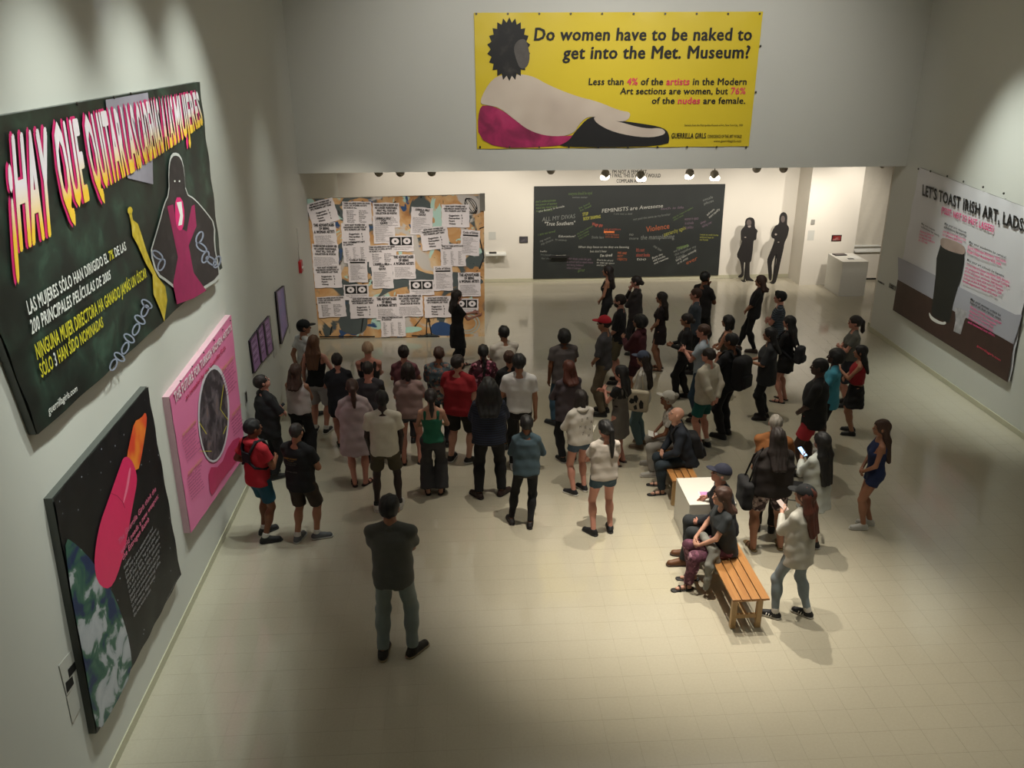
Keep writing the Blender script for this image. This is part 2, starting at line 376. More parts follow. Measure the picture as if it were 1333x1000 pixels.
B.poly(z4((248, 642), (262, 665), (300, 686), (318, 682), (317, 696), (290, 694), (262, 680), (250, 664)), white_ink, 'printed_glass_base', smooth=1)
B.poly(z4((354, 626), (378, 630), (404, 641), (398, 668), (392, 680), (377, 735), (348, 722), (357, 678), (356, 655)), ramp_mat('printed_plastic_cup', [(0, '#6d6a6c'), (.5, '#a7a4a6'), (1, '#d4d2d3')], 9, 4, .5), 'printed_small_cup')
B.text("LET'S TOAST IRISH ART, LADS!", z8((66, 86), (835, 347), (828, 440), (62, 166)), [ink], 'headline', bold=.026)
B.text('(PSSST: NOT SO FAST, LASSES!)', z8((206, 250), (600, 396), (592, 444), (203, 298)), [pink_ink], 'headline', bold=.018)
def lines(B, ls, TL, TR, dy, m, h=.72, bold=.012, dx=0, slant=.1, name='lettering'):
    """successive lines: TL -> TR is the top of the full width; dy: step vector"""
    wmax = max(len(l) for l in ls)
    for i, l in enumerate(ls):
        f = len(l)/wmax; a = (TL[0]+dy[0]*i, TL[1]+dy[1]*i); b = (a[0]+(TR[0]-TL[0])*f, a[1]+(TR[1]-TL[1])*f)
        B.text(l, [a, b, (b[0]+dy[0]*h, b[1]+dy[1]*h), (a[0]+dy[0]*h, a[1]+dy[1]*h)], [m], name, bold=bold, slant=slant)
def z8l(ls, TL, TR, dy, m, **k):
    a, b = z8(TL, TR); lines(B, ls, a, b, (dy[0]/5.714, dy[1]/5.714), m, **k)
z8l(['May your museum', 'collections be manly.'], (57, 368), (195, 440), (-2, 22), ink)
z8l(['National Gallery of', 'Ireland 90% male.', 'Irish Museum of Modern', 'Art 70% male.'], (48, 424), (165, 466), (-4, 22), pink_ink)
z8l(['May your solo museum', 'exhibitions be macho.'], (230, 366), (400, 438), (-4, 26), ink)
z8l(['Irish Museum of Modern Art', 'for 20 years, 80% male.'], (220, 425), (388, 492), (-4, 24), pink_ink)
z8l(['May your academies be cervical.'], (412, 503), (692, 622), (-4, 26), ink)
z8l(['Royal Hibernian Academy 70% male,', 'Royal Ulster Academy 65% male.'], (405, 540), (690, 650), (-6, 30), pink_ink)
z8l(['May your art schools be harems.'], (398, 636), (678, 762), (-4, 26), ink)
z8l(['University of Ulster students 60% female,', 'art professors 70% male. National College', 'of Art & Design students 70% female.', 'departments heads 80% male. IT Carlow', 'College of Art & Design students 70%', 'female department heads 60% male.'], (392, 668), (716, 806), (-5, 25), pink_ink)
z4l = lambda ls, TL, TR, dy, m: lines(B, ls, *z4(TL, TR), (dy[0]/3.123, dy[1]/3.123), m)
z4l(['May your women artists be', 'heard of, but rarely seen.'], (420, 585), (548, 655), (-2, 14), ink)
z4l(['Works of Irish women artists', 'displayed in the museum:', 'one out of every five.', 'Paid less, shown less,', 'and reviewed less often.'], (418, 617), (546, 684), (-2, 15), pink_ink)
B.text('guerrillagirls.com', z4((447, 775), (543, 836), (541, 845), (445, 784)), [red_ink], 'small_print', bold=.01)
grommets(B, z4((205, 62), (254, 72), (322, 92), (388, 114), (468, 136), (552, 162)))
# --- left wall boards
LP = lambda x, y: onX(x, y, XL+.085)
k_ = lambda x, y: (x/3.9206, 90+y/3.9206)
k2 = lambda x, y: (x/3.9206, 290+y/3.9206)
leaf = ramp_mat('printed_dark_foliage', [(0, '#101413'), (.42, '#171e1a'), (.60, '#22332a'), (.74, '#3c5546'), (1, '#7f8f86')], 2.6, 8, .45, .4)
B = Board('hanging_banner', 'large black banner with Spanish slogan in tall white and yellow letters, upper left wall', 'banner',
          [(-95, 168), (261, 106.5), (290, 349), (52, 566)], LP, (1, 0, 0), .085, leaf, mat('grey_vinyl_edge', '#5f635f', .5), wave=.004)
spots = ramp_mat('printed_lilac_glow', [(0, '#8b8798'), (.5, '#b3adbb'), (1, '#c9c3cc')], 6, 4, .5)
B.poly([(137, 130), (192, 120.5), (197, 160), (199, 240), (166, 232), (140, 160)], mat('printed_lilac_glow', '#9a95a2', .5, var=.2, scale=5), 'printed_light_patch')
B.poly([k_(660+13*math.cos(q), 722+20*math.sin(q)) for q in np.linspace(0, 6, 10)], mat('printed_gold_head', '#c9ae2e', .5, var=.2), 'printed_gold_head', w=.0075)
# headline: tall letters shrinking to the right, pink drop edge behind white-to-yellow
grad = bpy.data.materials.new('white_to_yellow_ink'); grad.use_nodes = True
nt = grad.node_tree; at = nt.nodes.new('ShaderNodeAttribute'); at.attribute_name = 'grad'; cr = nt.nodes.new('ShaderNodeValToRGB')
cr.color_ramp.elements[0].color = lin('#f0c23a'); cr.color_ramp.elements[1].color = lin('#e9dfe4'); cr.color_ramp.elements[0].position = .1; cr.color_ramp.elements[1].position = .55
nt.links.new(at.outputs['Fac'], cr.inputs[0]); nt.links.new(cr.outputs[0], nt.nodes['Principled BSDF'].inputs['Base Color'])
words = [('¡HAY', 0, (4, 180), (58, 168), (69, 299), (15, 326)), ('QUE', 0, (64, 163), (99, 156), (114, 256), (81, 275)), ('QUITAR', 0, (104, 153), (152, 142), (165, 224), (122, 248)),
         ('LAS', 0, (154, 141), (170, 138), (183, 214), (167, 223)), ('CADENAS', 0, (173, 138), (203, 130), (212, 195), (185, 212)), ('A LAS', 0, (206, 130), (221, 127), (228, 185), (214, 194)), ('MUJERES', 0, (223, 127), (256, 120), (263, 160), (230, 184))]
pinkd = mat('magenta_ink', '#d0246c', .6, var=0)
for w_, _, a, b, c, d in words:
    B.text(w_, [(a[0]-2, a[1]-1.5), (b[0]-2, b[1]-1.5), (c[0]-2.5, c[1]), (d[0]-2.5, d[1])], [pinkd], 'headline', w=.008, bold=.045)
    o = B.text(w_, [a, b, c, d], [grad], 'headline', w=.015, bold=.035)
    V, F, MI = text_geo(w_, .035, 0); at_ = o.data.attributes.new('grad', 'FLOAT', 'POINT'); at_.data.foreach_set('value', np.clip(V[:, 1]/.7, 0, 1).astype(np.float32))
two_w = [white_ink, yel_ink]
t = 'LAS MUJERES SÓLO HAN DIRIGIDO EL 7% DE LAS'; i7 = t.index('7%')
B.text(t, [k2(125, 400), k2(632, 96), k2(640, 138), k2(140, 470)], two_w, 'lettering', bold=.02, colors=[1 if i7 <= i < i7+2 else 0 for i in range(len(t))], w=.01)
B.text('200 PRINCIPALES PELÍCULAS DE 2005', [k2(143, 498), k2(556, 240), k2(560, 286), k2(156, 570)], [white_ink], 'lettering', bold=.02, w=.01)
B.text('NINGUNA MUJER DIRECTORA HA GANADO JAMÁS UN ÓSCAR', [k2(168, 622), k2(738, 228), k2(745, 276), k2(184, 700)], [yel_ink], 'lettering', bold=.02, w=.01)
t = 'SÓLO 3 HAN SIDO NOMINADAS'
B.text(t, [k2(190, 722), k2(515, 478), k2(522, 530), k2(206, 792)], [yel_ink, white_ink], 'lettering', bold=.02, colors=[1 if c == '3' else 0 for c in t], w=.01)
B.text('guerrillagirls.com', [k2(238, 938), k2(386, 826), k2(388, 858), k2(243, 980)], [white_ink], 'lettering', bold=.01, w=.01)
fur = ramp_mat('printed_dark_fur', [(0, '#121011'), (.55, '#262123'), (1, '#4a4143')], 6, 5, .5)
halo = mat('printed_white_outline', '#b9b9b4', .6, var=0)
fig = [k_(*p) for p in ((888, 438), (920, 452), (938, 520), (945, 640), (990, 665), (1050, 735), (1090, 790), (1088, 900), (1110, 1010), (1115, 1060), (1020, 1120), (940, 1150), (860, 1080), (800, 1040), (770, 930), (785, 880), (812, 790), (838, 690), (862, 640), (860, 520), (868, 460))]
c0 = np.mean(fig, 0)
B.poly([tuple(c0+(np.array(p)-c0)*1.045) for p in fig], halo, 'printed_outline', smooth=1, w=.0055)
B.poly(fig, fur, 'printed_dark_figure', smooth=1, w=.0065)
B.poly([k_(*p) for p in ((850, 700), (880, 690), (900, 800), (950, 830), (975, 700), (990, 690), (1000, 800), (960, 900), (985, 1040), (1050, 1130), (985, 1170), (900, 1200), (880, 1100), (905, 960))], mat('printed_magenta_garment', '#8f1c4e', .6, var=.3, scale=6), 'printed_garment', w=.0075)
B.poly([k_(*p) for p in ((890, 655), (925, 655), (940, 740), (930, 820), (905, 825), (890, 770))], pinkd, 'printed_open_mouth', smooth=1, w=.0085)
B.poly([k_(*p) for p in ((897, 680), (922, 676), (930, 750), (925, 795), (905, 800), (915, 745))], white_ink, 'printed_teeth', w=.0095)
for ex in (888, 912): B.poly([k_(ex+4*math.cos(a), 572+5*math.sin(a)) for a in np.linspace(0, 6, 8)], white_ink, 'printed_eye', w=.009)
gold = ramp_mat('printed_gold', [(0, '#6d5a14'), (.5, '#c9ae2e'), (1, '#f0e28a')], 9, 4, .5)
B.poly([k_(*p) for p in ((655, 738), (668, 735), (675, 770), (700, 790), (720, 850), (745, 930), (772, 1000), (800, 1060), (840, 1110), (850, 1180), (835, 1290), (815, 1230), (780, 1150), (775, 1050), (740, 990), (700, 900), (672, 850), (668, 800))], gold, 'printed_gold_trophy', w=.0075)
chain = mat('printed_chain', '#8f97ab', .5, var=.35, scale=25)
def chainlinks(pts):
    for i, (x, y) in enumerate(pts):
        a = .9 if i % 2 else -.4; P_ = []
        for k in range(14):
            q = 2*math.pi*k/14; u, v = 15*math.cos(q), 31*math.sin(q); P_.append(k2(x+u*math.cos(a)+v*math.sin(a), y-u*math.sin(a)+v*math.cos(a)))
        B.line(P_+[P_[0]], 2.0, chain, 'printed_chain_link', w=.008)
chainlinks([(575, 725), (605, 685), (635, 640), (655, 590), (690, 545), (710, 495), (735, 450), (745, 415)])
chainlinks([(1015, 75), (1025, 125), (1045, 175), (1075, 195), (1105, 200), (800, 165), (820, 215)])
grommets(B, [(170, 122), (148, 127), (100, 135)], .015)
# space poster
sky = ramp_mat('printed_starry_black', [(0, '#dfe3ee'), (.05, '#7d828e'), (.085, '#16171a'), (1, '#0d0e10')], 8, 0, .45, kind='vordist')
B = Board('hanging_banner', 'black starry banner with a pink capsule falling to a printed planet, lower left wall', 'banner', [(71, 649), (193.5, 503), (236.5, 748), (128.5, 955)], LP, (1, 0, 0), .085, sky, mat('dark_vinyl_edge', '#4a4d48', .5), wave=.003)
c3 = lambda x, y: (40+x/5.127, 480+y/5.127)
c4 = lambda x, y: (40+x/3.333, 660+y/3.333)
earth = ramp_mat('printed_planet', [(0, '#0f1c3c'), (.40, '#1c2f57'), (.47, '#2e5a4c'), (.53, '#476b5a'), (.58, '#a9aeb4'), (1, '#d8d9db')], 3.6, 8, .5, .6)
B.poly([c4(*p) for p in ((145, 130), (200, 165), (270, 240), (345, 350), (395, 470), (430, 600), (440, 715), (360, 870), (292, 985), (262, 860), (225, 640), (185, 440), (160, 280))], earth, 'printed_planet', smooth=1)
flame = ramp_mat('printed_flame', [(0, '#a5211f'), (.4, '#e0482c'), (.6, '#f08a2f'), (1, '#f6cf4b')], 3, 2, .5)
B.poly([c3(*p) for p in ((690, 350), (735, 330), (765, 285), (775, 345), (755, 480), (735, 600), (712, 690), (640, 650), (640, 580), (662, 470))], flame, 'printed_flame', smooth=1)
B.poly([c3(*p) for p in ((598, 640), (615, 595), (645, 585), (678, 620), (702, 690), (708, 760))]+[(172, 660), (165, 700), (157, 735), (147, 762), (137, 767.5), (126, 758), (122, 735), (124, 710), (130, 680), (139, 655)], mat('printed_capsule_pink', '#e03064', .4, var=.05), 'printed_capsule', smooth=1)
B.poly([c3(*p) for p in ((655, 660), (668, 665), (650, 790), (620, 900), (612, 890), (640, 760))], mat('printed_capsule_shine', '#f07a98', .4, var=0), 'printed_highlight', smooth=1)
B.line([c3(530, 830), c3(575, 850), c3(610, 890), c3(625, 930)], .7, mat('printed_capsule_seam', '#a81d48', .5, var=0), 'printed_seam')
d3 = lambda x, y: (130+x/5, 620+y/5)
for t, a, b in (('The Guerrilla Girls think the', (115, 415), (357, 62)), ('world needs a new weapon:', (128, 480), (373, 108)), ('the Estrogen Bomb', (138, 518), (312, 258))):
    B.text(t, [d3(*a), d3(*b), d3(b[0]+6, b[1]+30), d3(a[0]+8, a[1]+32)], [mat('light_pink_ink', '#d9708f', .6, var=0)], 'lettering', bold=.02, slant=.15)
body = ['Imagine:', 'you drop it on a superpower and', 'the guys in government would throw', 'down their guns, hug each other, say', "it's all my fault, and finally start", 'to work on human rights, education,', 'health care and an end to poverty.', 'Send your unwanted estrogen pills', 'to the nearest government office,', 'attn: everyone. Make women', 'the new world order.']
for i, l in enumerate(body):
    f = i/10; a = (150+f*62, 588+f*310); fl = min(1, len(l)/36)*(1 if i else 1.0)
    b = (a[0]+fl*(212-f*10), a[1]-fl*(345-f*30))
    B.text(l, [d3(*a), d3(*b), d3(b[0]+3.5, b[1]+19), d3(a[0]+5, a[1]+21)], [grey_ink], 'lettering', bold=.012, slant=.15)
B.text('guerrillagirls.com', [d3(430, 795), d3(512, 640), d3(514, 646), d3(432, 801)], [grey_ink], 'small_print', bold=0)
# pink poster
pk = mat('pink_print', '#e07aa6', .5, var=.04, scale=2)
B = Board('poster_board', 'pink poster board with an oval picture, low on the left wall beyond the starry banner', 'poster', [(221, 517), (301, 410), (320, 592), (249, 694)], LP, (1, 0, 0), .085, pk, mat('pink_edge', '#c9a3ad', .5), wave=0.001)
d2 = lambda x, y: (200+x/6.246, 400+y/6.246)
B.text('THE FUTURE FOR TURKISH WOMEN ARTISTS', [d2(155, 700), d2(622, 138), d2(630, 180), d2(170, 778)], [mat('white_pink_ink', '#ecd9e0', .6, var=0)], 'headline', bold=.03, w=.008)
B.text('as revealed by the Guerrilla Girls', [d2(252, 722), d2(575, 306), d2(581, 336), d2(260, 752)], [mat('crimson_ink', '#bf2f55', .6, var=0)], 'headline', bold=.02, w=.008)
L5 = lambda x, y: (200+x/2.778, 360+y/2.778)
B.poly([L5(195, 690), L5(240, 690), L5(275, 600), L5(318, 575), L5(322, 640), L5(250, 730), L5(225, 770), L5(205, 800)], mat('printed_crimson', '#c03564', .5, var=.15, scale=5), 'printed_crimson_cloth', smooth=1)
def oval(c, a, b, sk, n=28): return [L5(c[0]+a*math.cos(q)+sk*math.sin(q), c[1]+b*math.sin(q)) for q in np.linspace(0, 2*math.pi, n, endpoint=False)]
B.poly(oval((216, 496), 57, 177, -2), mat('printed_white_rim', '#cfcad2', .5, var=0), 'printed_oval_rim')
B.poly(oval((216, 500), 51, 165, -2), ramp_mat('printed_dark_oval_picture', [(0, '#1a1518'), (.45, '#3c3439'), (.6, '#6d6268'), (.78, '#8f6a50'), (1, '#c79b72')], 4.5, 7, .5, .5), 'printed_oval_picture')
for a, b in (((162, 525), (190, 570)), ((165, 632), (208, 632)), ((252, 390), (240, 480)), ((240, 480), (268, 520)), ((262, 540), (250, 570))): B.line([L5(*a), L5(*b)], .7, yel_ink, 'printed_pointer_line')
tan = mat('printed_tan_ink', '#d79a72', .6, var=0); maro = mat('printed_maroon_ink', '#8d3a5e', .6, var=0)
def para(B, x, y, n, dx, dy, wx, wy, hd):
    B.text(hd, [L5(x+4, y-22), L5(x+wx, y-22-wy), L5(x+wx+1, y-12-wy), L5(x+5, y-10)], [tan], 'lettering', bold=.02)
    for i in range(n):
        f = .7+.3*rng.random(); B.text(random.choice(['women artists will get shows', 'and museums will notice them', 'in a hundred years or so they', 'can look forward to a career', 'without the glass ceiling']), [L5(x+dx*i, y+dy*i), L5(x+dx*i+wx*f, y+dy*i-wy*f), L5(x+dx*i+wx*f+1, y+dy*i-wy*f+5.5), L5(x+dx*i+1, y+dy*i+6.5)], [maro], 'small_print', bold=.008)
para(B, 98, 590, 8, 3, 10.5, 53, 52, 'NO GLASS CEILING'); para(B, 118, 730, 8, 2, 10.5, 55, 56, 'EVERY MUSEUM'); para(B, 240, 355, 8, 2.5, 10.5, 45, 48, 'MORE SHOWS'); para(B, 275, 520, 6, 2, 10.5, 38, 40, 'PUBLIC MONEY')
grommets(B, [d2(215, 600), d2(312, 482), d2(405, 370), d2(490, 268), d2(560, 182), d2(622, 108)], .010)
# small frames further along the left wall
W_ = lambda x, y: onX(x, y, XL+.025)
lil = mat('printed_lilac', '#a87fb5', .5, var=.2, scale=4); frm = mat('dark_frame', '#2c2530', .5, var=0)
for i, (x0, y0, x1, y1, u0, u1) in enumerate(((325, 444, 334, 431, 486, 473), (335, 430, 342, 420, 472, 464), (343, 419.5, 350, 411, 463, 455))):
    B = Board('framed_print', ['lilac text print in dark frame, nearest of three side by side', 'lilac text print in dark frame, middle of three side by side', 'lilac text print in dark frame, farthest of three side by side'][i], 'print',
              [(x0, y0), (x1, y1), (x1+5.5, u1), (x0+5.5, u0)], W_, (1, 0, 0), .025, lil, frm, group='three lilac prints in a row on the left wall')
    for k in range(7):
        a = .16+.1*k; L = lambda f, g: ((x0+(x1-x0)*f)+5.5*g, (y0+(y1-y0)*f)*(1-g)+(u0+(u1-u0)*f)*g)
        B.line([L(.2, a), L(.8-.2*rng.random(), a)], .6, mat('pale_lilac_ink', '#d6bfe0', .6, var=0) if k % 2 else frm, 'printed_text_line')
    for f0, g0, f1, g1 in ((0, 0, 1, 0), (1, 0, 1, 1), (1, 1, 0, 1), (0, 1, 0, 0)): B.line([L(f0, g0), L(f1, g1)], .9, frm, 'frame_bar', w=.012)
B = Board('framed_print', 'tall purple and blue print in dark frame, farthest on the left wall', 'print', [(359, 380), (369, 372), (374.5, 424), (366, 448)], W_, (1, 0, 0), .025, ramp_mat('printed_purple_sky', [(0, '#6d7fae'), (.5, '#8f7bb4'), (1, '#c7b6d8')], 3, 3, .5), frm)
B.line([(359, 380), (369, 372)], 1.1, frm, 'frame_bar', w=.012); B.line([(369, 372), (374.5, 424)], 1.1, frm, 'frame_bar', w=.012); B.line([(374.5, 424), (366, 448)], 1.1, frm, 'frame_bar', w=.012); B.line([(366, 448), (359, 380)], 1.4, frm, 'frame_bar', w=.012)
lab = mat('label_card', '#bdbcb4', .6, var=0)
# labels
def label_card(lbl, cs, plane, n, dark=None, dm=None):
    B = Board('wall_label', lbl, 'label', cs, plane, n, .006, lab, lab); 
    for d in (dark or []): B.poly(d, dm or ink, 'dark_square', w=.002)
    return B
WL = lambda x, y: onX(x, y, XL+.008)
label_card('white wall label with two dark squares, beside the black starry banner', [(77, 867), (94, 846), (100, 889), (87, 906)], WL, (1, 0, 0), [[(88, 872), (97, 861), (99, 871), (90, 883)], [(85, 889), (94, 880), (96, 890), (87, 903)]])
label_card('plain white wall label below the one with dark squares', [(87, 908), (99, 890), (105.5, 920), (94.5, 942)], WL, (1, 0, 0))
label_card('small grey label right of the three lilac prints', [(355, 447), (359, 442), (361, 460), (357, 466)], WL, (1, 0, 0))
label_card('small label right of the tall purple print', [(375.5, 421), (378, 418), (379.5, 430), (377, 434)], WL, (1, 0, 0))
label_card('small dark label at the right edge of the pink poster board', [(318.5, 511), (321, 507), (322.5, 524), (320, 529)], WL, (1, 0, 0), [[(319, 512), (321, 509), (322, 522), (320.3, 526)]])
# fire alarm box with conduit
p = onX(389.5, 347, XL); r_ = empty('fire_alarm_box', p, 0, 'small red fire alarm box with conduit on the left wall', 'alarm')
box('alarm_case', (0, .06, -.09, .09, -.12, .12), mat('alarm_red', '#a02024', .4), r_, bevel=.01); box('pull_handle', (.06, .075, -.05, .05, -.03, .0), white_ink, r_)
tube('conduit', [(.01, 0, .12), (.01, .03, .35), (.01, .08, .42), (.01, .08, .75)], .008, mat('conduit_grey', '#8b8980', .5), r_)
RW = lambda x, y: onX(x, y, XR-.004)
for (x0, y0, x1, y1), lb in (((1143.5, 364.5, 1151, 371.5), 'small wall socket plate near the right wall end'), ((1158.5, 367.5, 1165.5, 379.5), 'taller wall switch plate beside the pint banner')):
    c = onX((x0+x1)/2, (y0+y1)/2, XR); a = onX(x0, y0, XR); b = onX(x1, y1, XR); hy = abs(a[1]-b[1])/2; hz = abs(a[2]-b[2])/2*.8
    r_ = empty('wall_socket', c, 0, lb, 'socket'); box('cover_plate', (-.012, 0, -hy, hy, -hz, hz), mat('socket_plate', '#77756c', .5), r_, bevel=.003)
    for s in (-.4, .4): box('socket_outlet', (-.016, -.012, -hy*.4, hy*.4, s*hz-hz*.2, s*hz+hz*.2), ink, r_)
# ------------------------------------------------------------------ collage painting leaning at the left of the gallery
YPn = 18.6
PP = lambda x, y: onY(x, y, YPn)
coll = bpy.data.materials.new('collage_paint'); coll.use_nodes = True; nt = coll.node_tree; b_ = nt.nodes['Principled BSDF']; b_.inputs['Roughness'].default_value = .6
tc = nt.nodes.new('ShaderNodeTexCoord')
def nz(sc, det, dist, off):
    mp = nt.nodes.new('ShaderNodeMapping'); mp.inputs['Location'].default_value = (off, off, off); nt.links.new(tc.outputs['Object'], mp.inputs[0])
    n = nt.nodes.new('ShaderNodeTexNoise'); n.inputs['Scale'].default_value = sc; n.inputs['Detail'].default_value = det; n.inputs['Distortion'].default_value = dist; nt.links.new(mp.outputs[0], n.inputs[0]); return n.outputs['Fac']
def cramp(src, st):
    cr = nt.nodes.new('ShaderNodeValToRGB'); nt.links.new(src, cr.inputs[0]); e = cr.color_ramp.elements
    for i, (p, c) in enumerate(st):
        if i < 2: e[i].position = p; e[i].color = lin(c)
        else: q = e.new(p); q.color = lin(c)
    return cr.outputs[0]
base = cramp(nz(1.6, 5, .8, 0), [(.25, '#8a5a34'), (.45, '#b98a58'), (.6, '#c9a67a'), (.8, '#d9cdb8')])
def over(prev, src, lo, hi, colr):
    mk = cramp(src, [(lo, '#000000'), (hi, '#ffffff')]); mx = nt.nodes.new('ShaderNodeMix'); mx.data_type = 'RGBA'
    nt.links.new(mk, mx.inputs[0]); nt.links.new(prev, mx.inputs[6]); mx.inputs[7].default_value = lin(colr); return mx.outputs[2]
o1 = over(base, nz(1.1, 3, 1.5, 5), .54, .57, '#4a5252'); o1 = over(o1, nz(1.5, 3, 1.2, 11), .60, .62, '#a9c8bd'); o1 = over(o1, nz(1.6, 3, 1.6, 23), .67, .69, '#2d4a73')
o1 = over(o1, nz(2.2, 4, 2.5, 31), .64, .655, '#1c1a19'); o1 = over(o1, nz(1.4, 6, .6, 43), .60, .64, '#b9b2ac')
nt.links.new(o1, b_.inputs['Base Color'])
B = Board('collage_painting', 'large paint-smeared collage of pasted protest sheets standing at the left end of the gallery', 'painting', [(399.5, 259), (630, 253), (631, 439), (414, 440)], PP, (0, -1, 0), .07, coll, mat('canvas_side', '#8f8878', .7), face_name='painted_canvas')
PB = B
for nm, pts, c in (('painted_slate_patch', ((480, 395), (500, 380), (503, 340), (520, 338), (560, 360), (590, 352), (632, 362), (640, 372), (560, 374), (520, 372)), '#4b5354'),
                   ('painted_slate_patch', ((455, 392), (472, 388), (479, 400), (478, 436), (444, 434), (440, 415)), '#4b5354'), ('painted_blue_patch', ((561, 421), (580, 418), (600, 432), (598, 441), (560, 440)), '#2c4a77'),
                   ('painted_mint_patch', ((512, 428), (545, 424), (552, 430), (530, 434), (508, 433)), '#a6cbbd'), ('painted_slate_patch', ((470, 330), (482, 322), (500, 348), (480, 362)), '#4b5354')):
    pts = [(max(402, min(629, x)), max(262, min(437, y))) for x, y in pts]
    B.poly(pts, mat(nm, c, .6, var=.15, scale=6), nm, smooth=2)
for pts in (((470, 432), (475, 400), (476, 380)), ((430, 436), (432, 425)), ((555, 436), (556, 405), (540, 425)), ((556, 405), (562, 436)), ((416, 438.3), (488, 438.3)), ((622, 300), (630, 335), (624, 350)), ((536, 437), (572, 438))):
    B.line(pts, 1.6, ink, 'painted_black_stroke', w=.006)
B.line([(613+7.5*math.cos(q)*(1+.1*math.sin(q*.3)), 268+10*math.sin(q*1.07)) for q in np.linspace(0, 20, 60)], .9, ink, 'painted_black_scribble', w=.006)
for cx, cy, rr in ((608, 421, 12), (608, 421, 16)): B.line([(cx+rr*math.cos(q), cy+rr*.8*math.sin(q)) for q in np.linspace(0, 6.3, 24)], 2, mat('painted_pale_ring', '#a9aaa0', .6), 'painted_ring', w=.006)
shm = mat('pasted_paper', '#d8d0d2', .7, var=.03, scale=2)
def lorem(n, w): return '\n'.join(' '.join('%s' % random.choice(['the', 'artist', 'not having', 'women', 'gallery', 'knowing your', 'being', 'show', 'museum', 'career']) for _ in range(w)) for _ in range(n))
def sheet_printing(kind):
    """list of (text, x0,y0,x1,y1 (fractions, y down), bold)"""
    if kind == 'A': return [('THE ADVANTAGES', .06, .04, .94, .15, .05), ('OF BEING', .28, .18, .72, .28, .05), ('A WOMAN ARTIST:', .05, .31, .95, .42, .05), (lorem(8, 4), .08, .50, .94, .93, .0)]
    if kind == 'B': return [('HOW MANY WOMEN HAD', .14, .05, .86, .12, .04), ('ONE-PERSON EXHIBITIONS AT', .08, .15, .92, .22, .04), ('NYC MUSEUMS LAST YEAR?', .12, .25, .88, .32, .04), ('Guggenheim   0', .26, .44, .74, .51, .03), ('Metropolitan   0', .26, .56, .76, .63, .03), ('Modern            1', .26, .68, .74, .75, .03), ('Whitney          0', .26, .80, .74, .87, .03)]
    if kind == 'C': return [('WHEN RACISM & SEXISM ARE', .05, .05, .95, .13, .04), ('NO LONGER FASHIONABLE,', .08, .16, .92, .24, .04), ('WHAT WILL YOUR ART', .14, .27, .86, .35, .04), ('COLLECTION BE WORTH?', .10, .38, .90, .46, .04), (lorem(6, 5), .06, .55, .94, .93, 0)]
    if kind == 'D': return [('THESE GALLERIES SHOW NO MORE', .04, .04, .96, .11, .03), ('THAN 10% WOMEN ARTISTS', .04, .14, .85, .21, .03), ('OR NONE AT ALL.', .04, .24, .5, .31, .03), ('Blum Helman\nMary Boone\nGrace Borgenicht\nDiane Brown\nLeo Castelli\nCharles Cowles\nMarisa del Re', .14, .38, .46, .93, .01), ('Allan Frumkin\nMarian Goodman\nPat Hearn\nMarlborough\nOil & Steel\nPace\nTony Shafrazi', .56, .38, .88, .93, .01)]
    if kind == 'E': return [('WOMEN IN AMERICA EARN ONLY 2/3 OF WHAT MEN DO.', .08, .70, .92, .75, .01), ('WOMEN ARTISTS EARN ONLY 1/3', .2, .82, .8, .87, .01)]
    if kind == 'F': return [("GUERRILLA GIRLS'", .18, .05, .84, .12, .04), ('POP', .40, .14, .62, .20, .04), ('QUIZ', .34, .22, .68, .29, .04), (lorem(13, 4), .08, .36, .92, .93, 0)]
    if kind == 'G': return [('WHAT DO THESE ARTISTS HAVE', .05, .05, .9, .12, .03), ('IN COMMON?', .05, .15, .45, .22, .03)]+[('\n'.join(random.choice(['Arman', 'Basquiat', 'Byars', 'Chia', 'Clemente', 'Chuck Close', 'Cucchi', 'Fischl', 'Hurson', 'Judd', 'Koons', 'LeWitt', 'Mangold']) for _ in range(11)), x, .32, x+.2, .93, .0) for x in (.1, .4, .7)]
    return [('Code of Ethics', .1, .05, .9, .14, .02), (lorem(15, 4), .1, .28, .9, .92, 0)]
size = {'A': (30, 33), 'B': (36, 30), 'C': (34, 32), 'D': (37, 29), 'E': (33, 21), 'F': (28, 36), 'G': (33, 30), 'H': (25, 34)}
sheets = [('B', 420, 276, -14), ('D', 465, 277, 1), ('C', 503, 280, 1), ('F', 549, 288, 5), ('B', 593, 281, 1), ('A', 423, 306, -1), ('B', 463, 305, 0), ('F', 500, 299, 0), ('E', 522, 317, 0), ('B', 566, 310, -6), ('H', 612, 316, 4),
          ('C', 424, 333, 2), ('G', 463, 327, -2), ('D', 498, 333, -1), ('G', 590, 332, 0), ('A', 526, 347, 0), ('B', 427, 360, 0), ('H', 466, 351, 1), ('F', 498, 358, 0), ('E', 464, 380, 0), ('E', 549, 374, 0), ('H', 577, 362, 0), ('A', 611, 370, 0),
          ('D', 432, 399, -2), ('B', 473, 400, -1), ('A', 504, 401, 0), ('C', 534, 397, 0), ('B', 570, 399, 0), ('G', 512, 424, 0), ('E', 607, 398, 1)]
PX = .01645   # metres per photograph pixel on this canvas
meshes = {}
